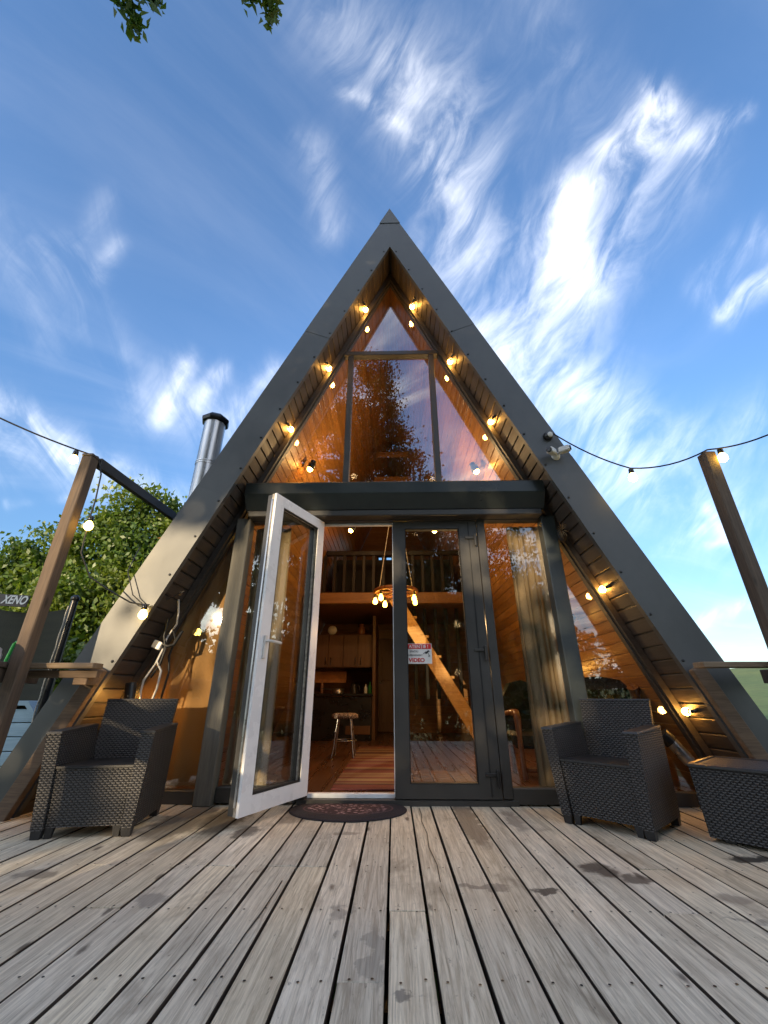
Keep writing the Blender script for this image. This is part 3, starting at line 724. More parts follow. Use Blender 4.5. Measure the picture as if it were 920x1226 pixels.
# back gable wall in horizontal boards with a small window
zw0, zw1, xw0, xw1 = 3.0, 3.85, -.36, .02
z = .06
while z < ZI - .1:
    h = .17; zt = min(z + h - .004, ZI - .05); xa = xin(z) - .02; xb = max(.01, xin(zt) - .02)
    if z + h > zw0 and z < zw1:
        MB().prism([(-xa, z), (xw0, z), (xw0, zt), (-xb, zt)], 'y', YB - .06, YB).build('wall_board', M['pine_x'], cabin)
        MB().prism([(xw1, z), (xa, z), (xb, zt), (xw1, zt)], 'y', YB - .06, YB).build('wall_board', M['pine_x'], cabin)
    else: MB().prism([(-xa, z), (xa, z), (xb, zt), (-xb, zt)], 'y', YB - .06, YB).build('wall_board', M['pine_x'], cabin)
    z += h
wb = MB(); zt_ = ZI - SL * .36 - .03
wb.prism([(-2.52, .06), (xw0, .06), (xw0, zt_)], 'y', YB, YB + .02); wb.prism([(xw1, .06), (2.52, .06), (xw1, ZI - SL * xw1 - .03)], 'y', YB, YB + .02)
wb.box(((xw0 + xw1) / 2, YB + .01, (.06 + zw0) / 2), (xw1 - xw0 - .002, .02, zw0 - .06)); wb.prism([(xw0 + .001, zw1), (xw1 - .001, zw1), (xw1 - .001, ZI - .1), (xw0 + .001, zt_)], 'y', YB, YB + .02)
wb.build('wall_backing', M['darkwood'], cabin)
bw = MB()
for a, b in (((xw0, zw0), (xw1, zw0)), ((xw0, zw1), (xw1, zw1)), ((xw0, zw0), (xw0, zw1)), ((xw1, zw0), (xw1, zw1)), ((xw0, 3.43), (xw1, 3.43)), ((-.17, zw0), (-.17, zw1))):
    bw.beam((a[0], YB - .05, a[1]), (b[0], YB - .05, b[1]), .04, .045, up=(0, 1, 0))
bwf = bw.build('window', M['darkwood'], cabin)
MB().box(((xw0 + xw1) / 2, YB - .03, (zw0 + zw1) / 2), (.38, .005, .85)).build('pane', M['glass'], bwf)
# loft
LY = 7.0
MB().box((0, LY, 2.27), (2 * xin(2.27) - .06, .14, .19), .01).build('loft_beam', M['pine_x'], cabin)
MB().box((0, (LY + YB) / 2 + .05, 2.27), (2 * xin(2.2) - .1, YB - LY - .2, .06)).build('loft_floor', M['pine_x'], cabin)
MB().box((0, LY, 3.08), (2 * xin(3.08) - .06, .07, .09), .01).build('loft_handrail', M['darkwood'], cabin)
for i in range(15):
    x = -1.2 + .172 * i; MB().box((x, LY, 2.70), (.055, .035, .68), .004).build('baluster', M['darkwood'], cabin)
MB().box((0, LY + .7, 2.75), (2 * xin(3.1) - .1, .05, .85)).build('loft_dark_sheet', M['fabric_dark'], cabin)  # dark sheet added so the loft behind the balusters reads as shade
# stair stringer, steps, dark slats under the loft
st = MB(); st.beam((1.30, 6.75, .10), (.02, 6.75, 2.22), .06, .20, up=(.6, 0, .8), ch=.006); st.build('stair_stringer', M['pine_pale'], cabin)
for i in range(6):
    t = (i + 1) / 7; MB().box((1.30 - 1.28 * t + .06, 7.12, .10 + 2.12 * t), (.24, .66, .04), .004).build('stair_tread', M['pine_pale'], cabin)
for i in range(6): MB().box((.38 + .19 * i, 7.55, 1.45), (.06, .05, 1.5), .004).build('slat', M['darkwood'], cabin)
# kitchen partition
MB().box((-.36, 8.75, 1.10), (.06, 1.6, 2.10), .004).build('partition', M['cabdoor'], cabin)
for z_, x1_ in ((4.05, .5), (3.55, .6), (3.15, .62)): MB().box((0.02, 6.2 + .0, z_ + .6), (x1_ * 1.1, .05, .09), .004).build('collar_rung', M['pine_x'], cabin)

# ------------------------------------------------------------------ interior things
def point(name, loc, power, col, parent, r=.03):
    ld = bpy.data.lights.new(name, 'POINT'); ld.energy = power; ld.color = col; ld.shadow_soft_size = r
    o = bpy.data.objects.new(name, ld); COL.objects.link(o); o.parent = parent; o.location = Vector(loc) - (wpos(parent) if parent else Z0); return o
WARM = (1, .60, .26)
def kitchen():
    t = empty('kitchen_cabinet', (-.95, 8.0, .06), 'brown upper kitchen cabinet with slim vertical handles above dark worktop', 'cabinet')
    MB().box((-.95, 8.3, 1.53), (1.12, .34, .60), .004).build('carcass', M['cabdoor'], t)
    for i in range(4):
        d_ = MB().box((-1.37 + .28 * i, 8.12, 1.53), (.27, .02, .58), .004).build('door', M['cabdoor'], t)
        MB().box((-1.37 + .28 * i + (.09 if i % 2 == 0 else -.09), 8.10, 1.34), (.012, .02, .14), .003).build('handle', M['blackpl'], d_)
    t = empty('kitchen_counter', (-.95, 7.9, .06), 'black kitchen base unit with worktop at the back of the room', 'kitchen unit')
    MB().box((-.95, 8.15, .40), (1.12, .60, .68), .004).build('carcass', M['blackpl'], t)
    MB().box((-.95, 8.13, .77), (1.16, .66, .04), .004).build('worktop', M['blackpl'], t)
    MB().box((-.62, 7.84, .22), (.42, .02, .13), .003).build('drawer_front', M['cabdoor'], t)
    MB().box((-1.22, 8.46, 1.08), (.62, .02, .20), .003).build('splashback', M['jute'], t)
    t = empty('plate', (-1.2, 8.2, 1.84), 'round plate standing on top of the upper kitchen cabinet', 'plate')
    MB().lathe((-1.2, 8.25, 1.93), [(.001, .01), (.05, .008), (.09, -.01), (.09, -.016), (.001, 0)], 20, (0, -1, .1)).build('dish', M['white'], t)
    t = empty('jug', (-.62, 8.2, 1.84), 'small brown jug on the right end of the upper kitchen cabinet', 'jug')
    MB().lathe((-.62, 8.2, 1.835), [(.05, 0), (.07, .05), (.06, .12), (.035, .16), (.045, .2), (.04, .2)], 16).build('body', M['armwood'], t)
    t = empty('pantry_door', (-.10, 9.5, .06), 'plain brown panelled door beside the kitchen cabinets', 'door')
    MB().box((-.06, 9.50, 1.0), (.56, .04, 1.84), .004).build('door_panel', M['cabdoor'], t)
    for z_ in (.55, 1.35): MB().box((-.06, 9.475, z_), (.38, .014, .60), .006).build('raised_panel', M['cabdoor'], t)
    MB().ball((-.28, 9.46, 1.02), .03).build('knob', M['steel'], t)
    t = empty('pan', (-1.12, 7.95, .79), 'small metal pot on the black kitchen worktop', 'pot')
    MB().lathe((-1.0, 7.98, .792), [(.10, 0), (.11, .08), (.105, .08), (.095, .01)], 18).build('bowl', M['steel'], t)
    MB().beam((-1.1, 7.98, .86), (-1.3, 7.94, .87), .02, .012).build('grip', M['blackpl'], t)
kitchen()
t = empty('kettle', (-.72, 8.0, .79), 'dark kettle on the black kitchen worktop', 'kettle')
MB().lathe((-.72, 7.98, .79), [(.07, 0), (.075, .06), (.06, .14), (.045, .17), (.001, .18)], 16).build('body', M['darkmetal'], t)
MB().tube([(-.65, 7.98, .93), (-.61, 7.98, .90), (-.62, 7.98, .83), (-.655, 7.98, .82)], .010, 8).build('handle', M['blackpl'], t)
for i_, (x_, c_, h_) in enumerate(((-.52, 'white', .16), (-.44, 'green', .20), (-1.33, 'armwood', .24))):
    t = empty('bottle', (x_, 8.2, .79), ('white', 'green', 'brown')[i_] + ' bottle at the back of the black kitchen worktop', 'bottle')
    MB().lathe((x_, 8.2, .79), [(.03, 0), (.032, h_ * .6), (.012, h_ * .8), (.012, h_), (.001, h_)], 12).build('glass_body', M[c_], t)
def stool():
    t = empty('stool', (-.64, 5.9, .06), 'round chrome-legged stool with patterned seat seen through the doorway', 'stool')
    c = Vector((-.62, 5.75, 0))
    MB().lathe(c + Vector((0, 0, .50)), [(.001, .05), (.13, .05), (.165, .035), (.17, .0), (.15, -.01), (.001, -.01)], 20).build('seat', M['stoolseat'], t)
    for k in range(4):
        a = math.pi / 4 + k * math.pi / 2; MB().tube([c + Vector((.11 * math.cos(a), .11 * math.sin(a), .49)), c + Vector((.185 * math.cos(a), .185 * math.sin(a), .065))], .010, 8).build('leg', M['steel'], t)
    MB().tube([c + Vector((.15 * math.cos(k * .393), .15 * math.sin(k * .393), .25)) for k in range(17)], .006, 6).build('ring', M['steel'], t)
stool()
tag(MB().box((-.25, 5.4, .068), (.52, 3.1, .012), .004).build('rug', M['rug']), 'red brown striped runner rug inside the doorway', 'rug')
mb = MB(); mb.lathe((0, 0, 0), [(.001, .012), (.30, .012), (.40, .009), (.42, .004), (.42, 0), (.001, 0)], 40)
dm = mb.build('doormat', M['mat'], origin=(0, 0, 0)); dm.location = (-.335, 3.53, .002); dm.scale = (1, .75, 1)
tag(dm, 'dark oval doormat with pinkish floral pattern at the open door', 'doormat')

def chandelier():
    t = empty('chandelier', (.04, 5.9, 2.12), 'wagon-wheel chandelier with glowing pear bulbs behind the doors', 'chandelier')
    c = Vector((.04, 5.9, 2.13)); R = .30
    MB().tube([c + Vector((R * math.cos(k * math.pi / 14), R * math.sin(k * math.pi / 14), 0)) for k in range(29)], .030, 8, cap=False).build('wheel', M['armwood'], t)
    mb = MB()
    for k in range(3): a = k * math.pi / 3; mb.tube([c + Vector((R * math.cos(a), R * math.sin(a), 0)), c - Vector((R * math.cos(a), R * math.sin(a), 0))], .014, 6)
    mb.build('spoke', M['armwood'], t)
    for a in (.5, 2.6, 4.7): MB().tube([c + Vector((R * math.cos(a), R * math.sin(a), 0)), c + Vector((0, 0, 1.7))], .006, 6).build('chain', M['rope'], t)
    for k in range(7):
        a = .35 + k * 2 * math.pi / 7; p = c + Vector((R * math.cos(a), R * math.sin(a), -.03))
        MB().lathe(p, [(.014, 0), (.018, -.05), (.012, -.05)], 8).build('socket', M['blackpl'], t)
        b = MB().lathe(p + Vector((0, 0, -.05)), [(.012, 0), (.022, -.02), (.034, -.055), (.030, -.08), (.014, -.094), (.001, -.096)], 10).build('bulb', M['bulb_ch'], t)
    point('chandelier_light', c + Vector((0, 0, -.22)), 1.0, WARM, t, .15)
chandelier()
def spot(loc, aim, label, power=14):
    t = empty('wall_spot', loc, label, 'spotlight', 'spotlights on the pine lining inside')
    p = Vector(loc); a = (Vector(aim) - p).normalized()
    MB().tube([p, p + Vector((0, 0, -.0)) + a * .04], .035, 10).build('base', M['blackpl'], t)
    MB().lathe(p + a * .05, [(.02, -.03), (.045, 0), (.05, .08), (.044, .08), (.04, .02)], 12, a).build('shade', M['blackpl'], t)
    MB().ball(p + a * .125, .036, 10, 6).build('bulb', M['bulb'], t)
    point('spot_light', p + a * .22 + Vector((-p.x * .55, .25, .12)), power, WARM, t, .04)
for a in (((-.97, 4.35, 3.40), (-1.25, 4.2, 2.4), 'black interior spotlight behind left gable pane', 9), ((.98, 4.35, 3.34), (1.3, 4.2, 2.4), 'black interior spotlight behind right gable pane', 9),
          ((1.86, 4.35, 1.50), (1.6, 4.3, 1.2), 'small interior lamp low on the right lining', 5), ((-.62, 6.2, 3.30), (-1.05, 5.9, 2.5), 'interior spotlight above the open doorway', .5),
          ((.62, 6.2, 3.28), (1.05, 5.9, 2.5), 'interior spotlight above the closed door leaf', .5), ((2.05, 5.3, .95), (1.7, 4.9, .8), 'interior lamp behind the leather armchair', 5)):
    spot(*a)

def curtain(name, x0, x1, z0, z1, y, folds, amp, matl, label, taper=0.0, group=None, slant=None):
    nx = folds * 6; nz = 14; vs = []; fs = []
    for j in range(nz + 1):
        tz = j / nz; z_ = z0 + (z1 - z0) * tz
        for i in range(nx + 1):
            tx = i / nx; a = tx * folds * 2 * math.pi
            xx = x0 + (x1 - x0) * tx
            xx = (x0 + x1) / 2 + (xx - (x0 + x1) / 2) * (1 - taper * math.sin(tz * math.pi * .9))
            if slant: xx = slant(xx, z_)
            am = amp * (.6 + .4 * math.sin(i * .37 + 1)) * (1 - .35 * tz)
            vs.append((xx + .012 * math.sin(a * .5 + tz * 3), y + am * math.sin(a + .5 * math.sin(tz * 4)), z_))
    for j in range(nz):
        for i in range(nx): fs.append((j * (nx + 1) + i, j * (nx + 1) + i + 1, (j + 1) * (nx + 1) + i + 1, (j + 1) * (nx + 1) + i))
    c = Vector(((x0 + x1) / 2, y, z0)); me = mesh_from(name, [Vector(v) - c for v in vs], fs, matl, smooth=True)
    return tag(link(name, me, c), label, 'curtain', group)
curtain('curtain', 1.13, 1.45, .075, 2.29, 3.83, 6, .028, M['curtain'], 'tan curtain gathered behind the right window beside the door')
curtain('curtain', -1.37, -1.02, .075, 2.29, 3.82, 4, .022, M['curtain'], 'brown curtain gathered beside the left post')
curtain('curtain', -2.42, -1.50, .095, 2.2, 3.80, 5, .03, M['curtain_amber'], 'golden brown curtain filling the left side pane', slant=lambda x, z: max(x, -xg(z) - .02 if z < 2.2 else x))

def sofa():
    t = empty('sofa', (1.85, 4.35, .06), 'dark leather sofa with carved wood scroll behind right side pane', 'sofa')
    def pad(c, s, n, ch): MB().box(c, s, ch).build(n, M['leather'], t)
    back = MB(); back.prism([(1.52, .30), (2.18, .30), (2.18, .78), (2.08, .88), (1.9, .91), (1.72, .90), (1.58, .86), (1.52, .78)], 'y', 4.12, 4.30); back.build('backrest', M['leather'], t)
    pad((1.83, 4.5, .36), (.66, .5, .16), 'seat', .05)
    MB().tube([(2.16, 4.10 + .0, .60), (2.17, 4.08, .78), (2.15, 4.06, .82)], [.03, .045, .05], 10).build('scroll', M['armwood'], t)
    for x in (1.55, 2.12): MB().box((x, 4.3, .18), (.06, .06, .24), .01).build('leg', M['armwood'], t)
sofa()
def leather_chair():
    t = empty('leather_armchair', (1.25, 4.5, .06), 'dark green leather armchair with carved wooden arms behind the window', 'armchair')
    mb = MB(); mb.prism([(1.12, .42), (1.52, .42), (1.52, .72), (1.46, .86), (1.34, .90), (1.22, .87), (1.14, .74)], 'y', 4.72, 4.86); mb.build('backrest', M['leather'], t)
    MB().box((1.32, 4.55, .37), (.42, .42, .14), .05).build('seat', M['leather'], t)
    for x in (1.15, 1.50):
        MB().tube([(x, 4.75, .58), (x, 4.5, .60), (x, 4.34, .60), (x, 4.31, .55), (x + .01, 4.34, .40), (x, 4.30, .22), (x, 4.28, .07)], [.025, .03, .035, .032, .022, .026, .03], 10).build('arm', M['armwood'], t)
    for x in (1.17, 1.48): MB().box((x, 4.72, .2), (.05, .05, .28), .01).build('leg', M['armwood'], t)
    MB().box((1.32, 4.32, .14), (.36, .03, .04), .01).build('stretcher', M['armwood'], t)
leather_chair()

# ------------------------------------------------------------------ deck furniture
def wicker_chair(loc, rz, label):
    t = empty('wicker_armchair', loc, label, 'armchair', 'wicker armchairs on the deck', rz)
    def part(mb, name, m='wicker'): return mb.build(name, M[m], t, local=True, uv=True)
    for s in (-1, 1):
        a = MB(); xo0, xo1, xi0, xi1 = .268 * s, .305 * s, .205 * s, .225 * s
        lo = [(xi0, -.262, .045), (xo0, -.262, .045), (xo0, .245, .045), (xi0, .245, .045)]
        hi = [(xi1, -.305, .535), (xo1, -.305, .535), (xo1, .150, .555), (xi1, .150, .555)]
        if s < 0: lo = [lo[1], lo[0], lo[3], lo[2]]; hi = [hi[1], hi[0], hi[3], hi[2]]
        a.hull8(lo, hi); arm = part(a, 'arm')
        cap = MB(); c0 = [(p[0] + (.004 if abs(p[0]) > .26 else -.004) * s, p[1] + (-.004 if p[1] < 0 else .004), p[2]) for p in hi]; c1 = [(p[0], p[1], p[2] + .012) for p in hi]
        cap.hull8(c0, c1); part(cap, 'arm_cap', 'wickersmooth').parent = t
        for yy in (-1, 1):
            y0 = -.255 if yy < 0 else .195; l = MB(); x = s * .262
            l.hull8([(x - s * .045, y0 + .004, 0), (x, y0 + .004, 0), (x, y0 + .042, 0), (x - s * .045, y0 + .042, 0)][::s], [(x - s * .055, y0 - .004, .05), (x + s * .004, y0 - .004, .05), (x + s * .004, y0 + .05, .05), (x - s * .055, y0 + .05, 0.07)][::s])
            part(l, 'leg', 'wickersmooth')
    f = MB(); f.hull8([(-.200, -.246, .055), (.200, -.246, .055), (.200, -.215, .055), (-.200, -.215, .055)], [(-.214, -.276, .350), (.214, -.276, .350), (.214, -.235, .350), (-.214, -.235, .350)]); part(f, 'front_panel')
    for s in (-1, 1): b = MB(); b.hull8([(s * .182 - .016, -.24, .0), (s * .182 + .016, -.24, .0), (s * .182 + .016, -.215, .0), (s * .182 - .016, -.215, .0)], [(s * .178 - .022, -.245, .058), (s * .178 + .022, -.245, .058), (s * .178 + .022, -.216, .058), (s * .178 - .022, -.216, .058)]); part(b, 'corner_foot', 'wickersmooth')
    st = MB(); st.hull8([(-.214, -.283, .350), (.214, -.283, .350), (.214, .20, .335), (-.214, .20, .335)], [(-.214, -.283, .362), (.214, -.283, .362), (.214, .20, .350), (-.214, .20, .350)]); part(st, 'seat', 'wickersmooth')
    bk = MB(); bk.hull8([(-.222, .155, .20), (.222, .155, .20), (.222, .20, .20), (-.222, .20, .20)], [(-.245, .245, .715), (.245, .245, .715), (.245, .278, .715), (-.245, .278, .715)]); part(bk, 'backrest')
    cp_ = MB(); cp_.hull8([(-.248, .241, .715), (.248, .241, .715), (.248, .282, .715), (-.248, .282, .715)], [(-.245, .245, .725), (.245, .245, .725), (.245, .278, .725), (-.245, .278, .725)]); part(cp_, 'back_cap', 'wickersmooth')
    return t
wicker_chair((-1.845, 3.105, 0), math.radians(10.0), 'black wicker armchair left of the open white door, touched by evening sun')
wicker_chair((1.455, 3.235, 0), math.radians(-46.0), 'black wicker armchair in front of the right corner post, turned towards the door')
def wicker_table():
    t = empty('wicker_table', (2.2, 2.75, 0), 'low black wicker box table at the right edge of the deck', 'table', None, math.radians(-47.5))
    def part(mb, name, m='wicker'): return mb.build(name, M[m], t, local=True, uv=True)
    b = MB(); b.hull8([(-.392, -.228, .02), (.447, -.228, .02), (.447, .278, .02), (-.392, .278, .02)], [(-.405, -.24, .36), (.46, -.24, .36), (.46, .29, .36), (-.405, .29, .36)]); part(b, 'body')
    r = MB()
    for c, s in (((.0275, -.235, .368), (.875, .03, .018)), ((.0275, .285, .368), (.875, .03, .018)), ((-.40, .025, .368), (.03, .49, .018)), ((.455, .025, .368), (.03, .49, .018))): r.box(c, s, .004)
    part(r, 'rim', 'wickersmooth')
    tp = MB(); tp.box((.0275, .025, .366), (.826, .49, .01)); part(tp, 'tabletop')
    for x in (-.31, .37):
        for y in (-.16, .21): l = MB(); l.box((x, y, .012), (.05, .05, .024)); part(l, 'foot', 'wickersmooth')
wicker_table()

# ------------------------------------------------------------------ pergola posts, rails
pg = empty('pergola', (-2.5, 2.9, -.3), 'brown timber post with beam running back to the roof, left of the cabin', 'pergola post')
MB().box((-2.535, 2.9, 1.135), (.088, .088, 2.87), .006).build('post', M['post'], pg)
MB().box((-2.535, 2.9, 2.581), (.094, .094, .022), .004).build('post_cap', M['signboard'], pg)
MB().beam((-2.50, 2.952, 2.555), (-2.47, 5.6, 2.66), .05, .09, ch=.004).build('beam', M['trim'], pg)
rp = MB().box((2.555, 2.9, 1.12), (.09, .09, 2.84), .006); rpo = rp.build('pergola_post', M['post'])
tag(rpo, 'lone brown timber post carrying the lights, right of the cabin', 'pergola post')
def railing(s, label):
    t = empty('deck_railing', (s * 2.55, 2.2, 0), label, 'railing')
    MB().box((s * 2.335, 3.02, .936), (.52, .11, .036), .004).build('rail_board', M['rail'], t)
    MB().box((s * 2.655, 1.0, .936), (.11, 4.15, .036), .004).build('rail_board', M['post'], t)
    MB().box((s * 2.64, 1.1, .870), (.045, 4.2, .09), .004).build('under_rail', M['post'], t)
    for y in (-.6, 1.05): MB().box((s * 2.64, y, .30), (.085, .085, 1.25), .005).build('rail_post', M['post'], t)
    if s < 0: MB().box((s * 2.335, 3.06, .885), (.5, .035, .05), .003).build('under_rail', M['slant'], t)
    # slanted brace board parallel to the roof, below the rail
    d = Vector((s, 0, -SL)).normalized(); n = Vector((s * SL, 0, 1)).normalized()
    a = Vector((s * (ZA_I - .915) / SL, 3.215, .915)) + n * .045
    MB().beam(a, a + d * 1.28, .055, .10, up=(s * SL, 0, 1), ch=.005).build('brace', M['slant'], t)
    if s < 0: MB().box((s * 2.20, 3.12, .865), (.10, .14, .10), .004).build('block', M['slant'], t)
    return t
railing(-1, 'weathered timber rail with slanted brace left of the cabin'); railing(1, 'weathered timber rail with slanted brace right of the cabin')

# ------------------------------------------------------------------ lamps and light strings
def soffit_lamp(p, side, label):
    t = empty('soffit_lamp', p, label, 'lamp', 'bulbs along the roof overhang')
    p = Vector(p); n = Vector((-side * SL, 0, -1)).normalized()      # away from the soffit
    base = p - n * .055 + Vector((0, -.085, 0))
    MB().lathe(base, [(.001, .02), (.036, .018), (.042, 0), (.042, -.006)], 14, n).build('base', M['blackpl'], t)
    e = base + n * .05 + Vector((0, .02, 0)); ax = (p - e).normalized()
    MB().tube([base, base + n * .04, e + ax * .01], .014, 8).build('socket', M['blackpl'], t)
    MB().lathe(e + ax * .01, [(.018, 0), (.021, .02), (.012, .03)], 10, ax).build('collar', M['blackpl'], t)
    MB().lathe(e + ax * .03, [(.012, 0), (.024, .016), (.030, .034), (.024, .056), (.010, .066), (.001, .067)], 12, ax).build('bulb', M['bulb'], t)
for p, s, lb in (((-.306, 3.56, 5.08), -1, 'topmost glowing bulb under the left roof overhang'), ((.27, 3.58, 5.14), 1, 'topmost glowing bulb under the right roof overhang'),
                 ((-.709, 3.57, 4.156), -1, 'second glowing bulb from the top under the left overhang'), ((.676, 3.575, 4.231), 1, 'second glowing bulb from the top under the right overhang'),
                 ((-1.07, 3.58, 3.331), -1, 'third glowing bulb from the top under the left overhang'), ((1.048, 3.566, 3.381), 1, 'third glowing bulb from the top under the right overhang'),
                 ((1.828, 3.575, 1.593), 1, 'glowing bulb under the right overhang above the wicker chair'), ((2.247, 3.552, .635), 1, 'lowest glowing bulb under the right overhang by the table')):
    soffit_lamp(p, s, lb)
def hang_bulb(mbs, bulb, t, p):
    p = Vector(p)
    MB().lathe(p + Vector((0, 0, .004)), [(.010, .012), (.019, .006), (.021, -.03), (.016, -.034)], 10).build('socket', M['blackpl'], t)
    MB().lathe(p + Vector((0, 0, -.030)), [(.013, 0), (.022, -.012), (.032, -.036), (.030, -.056), (.016, -.072), (.001, -.076)], 12).build('bulb', M['bulb_str'], t)
sl_ = empty('string_lights', (-2.5, 2.9, 2.57), 'black festoon cable with glowing bulbs at the left post and roof edge', 'string lights')
pts = catenary((-7.5, .4, 4.6), (-3.11, 2.6, 2.76), .12, 12)[:-1] + catenary((-3.11, 2.6, 2.76), (-2.5, 2.93, 2.60), .015, 8)
MB().tube(pts, .0065, 6).build('cable', M['cable'], sl_)
MB().tube([(-2.5, 2.93, 2.60), (-2.455, 2.965, 2.45), (-2.42, 2.95, 2.2), (-2.405, 2.93, 2.02), (-2.40, 2.95, 1.75), (-2.33, 3.02, 1.58), (-2.2, 3.1, 1.49), (-2.08, 3.2, 1.42), (-1.985, 3.225, 1.405), (-1.95, 3.25, 1.41)], .006, 6).build('cable', M['cable'], sl_)
MB().tube([(-2.25, 3.4, 1.95), (-2.18, 3.22, 1.68), (-2.08, 3.21, 1.48), (-1.99, 3.225, 1.41)], .0045, 6).build('cable', M['cable'], sl_)
for p in ((-2.645, 2.862, 2.605), (-2.385, 2.92, 2.03), (-1.965, 3.215, 1.395)): hang_bulb(None, None, sl_, p)
sr = empty('string_lights', (2.55, 2.9, 2.54), 'black festoon cable with glowing bulbs between right roof edge and right post', 'string lights')
A_ = Vector((1.49, 3.24, 3.02)); B_ = Vector((2.05, 3.1, 2.53)); C_ = Vector((2.545, 2.86, 2.555))
MB().tube(catenary(A_, B_, .045, 8)[:-1] + catenary(B_, C_, .05, 8), .0065, 6).build('cable', M['cable'], sr)
MB().tube(catenary(C_, (2.80, 2.62, 2.52), .02, 6)[:-1] + catenary((2.80, 2.62, 2.52), (5.2, .6, 3.6), .2, 12), .0065, 6).build('cable', M['cable'], sr)
for p in (B_ + Vector((0, 0, -.02)), (2.615, 2.83, 2.53)): hang_bulb(None, None, sr, p)

# ------------------------------------------------------------------ small fittings
tc = empty('security_camera', (1.50, YF - .02, 2.77), 'pair of white security cameras on a round base on the right roof edge', 'camera')
MB().lathe((1.515, YF - .005, 2.765), [(.001, .03), (.032, .028), (.04, 0)], 16, (0, -1, 0)).build('mount', M['white'], tc)
for p, d in (((1.455, 3.20, 2.775), (-.7, -.7, -.12)), ((1.565, 3.19, 2.785), (.75, -.5, .05))):
    d = Vector(d).normalized(); p = Vector(p); b = MB(); b.beam(p - d * .045, p + d * .05, .058, .055, ch=.008); cb = b.build('body', M['white'], tc)
    MB().lathe(p + d * .052, [(.024, 0), (.026, .004), (.02, .008), (.001, .006)], 14, d).build('lens', M['blackpl'], cb)
    MB().tube([(1.515, 3.25, 2.765), p - d * .01], .012, 8).build('arm', M['white'], tc)
kc = empty('dome_camera', (1.475, YF - .02, 2.99), 'small dark round camera above the white pair on the right roof edge', 'camera')
MB().lathe((1.478, YF - .006, 2.985), [(.001, .05), (.03, .045), (.042, .02), (.045, 0)], 16, (.1, -1, -.3)).build('housing', M['blackpl'], kc)
MB().lathe((1.480, YF - .055, 2.975), [(.02, 0), (.026, .006), (.018, .01), (.001, .008)], 14, (.1, -1, -.3)).build('lens_ring', M['white'], kc)
fl = empty('chimney_flue', (-2.08, 3.95, 1.8), 'shiny stainless flue pipe with black cap rising behind the left roof', 'chimney')
fx, fy = -2.09, 3.95
pm = MB(); pm.lathe((fx, fy, 1.6), [(.118, 0), (.118, 1.52)], 32); pm.lathe((fx, fy, 1.6), [(.1175, 1.52), (.1175, 2.08)], 32); pm.build('pipe', M['chrome'], fl)
for zz_ in (3.10, 3.125): pm = MB(); pm.lathe((fx, fy, zz_), [(.1225, 0), (.1225, .016)], 32); pm.lathe((fx, fy, zz_), [(.117, -.001), (.1225, 0)], 32); pm.lathe((fx, fy, zz_), [(.1225, .016), (.117, .017)], 32); pm.build('clamp', M['chrome'], fl)
MB().lathe((fx, fy, 3.67), [(.118, 0), (.150, .015), (.158, .035), (.158, .06), (.12, .10), (.05, .125), (.001, .13)], 8, smooth=False).build('cap', M['blackpl'], fl)

ws = empty('warning_sign', (.212, 3.69, 1.14), 'small red and white video warning sign on the closed door glass', 'sign')
SX, SZ, SY = .215, 1.075, 3.692
K = 1.18
MB().box((SX, SY, SZ), (.188 * K, .003, .138 * K)).build('plate', M['paper'], ws)
MB().box((SX, SY - .0025, SZ + .049 * K), (.180 * K, .0015, .034 * K)).build('red_band', M['red'], ws)
RT = (math.radians(90), 0, 0)
text_mesh('lettering', 'ATENȚIE !', .032 * K, M['paper'], ws, (SX, SY - .004, SZ + .048 * K), RT, sx=.98, bold=.0006)
text_mesh('lettering', 'VIDEO', .037 * K, M['ink_red'], ws, (SX - .016 * K, SY - .003, SZ - .046 * K), RT, sx=1.05, bold=.0014)
text_mesh('lettering', 'SPAȚIU', .019 * K, M['ink'], ws, (SX - .035 * K, SY - .003, SZ + .014 * K), RT)
text_mesh('lettering', 'SUPRAVEGHEAT', .0165 * K, M['ink'], ws, (SX - .028 * K, SY - .003, SZ - .012 * K), RT, sx=.9)
cmx = MB()
for a_, b_, w_ in (((.048, .000), (.074, .020), .012), ((.030, -.004), (.052, .014), .003), ((.066, .004), (.078, -.018), .004), ((.066, -.018), (.08, -.018), .004)):
    cmx.beam((SX + a_[0] * K, SY - .003, SZ + a_[1] * K), (SX + b_[0] * K, SY - .003, SZ + b_[1] * K), .003, w_ * K)
cmx.build('camera_symbol', M['ink'], ws)

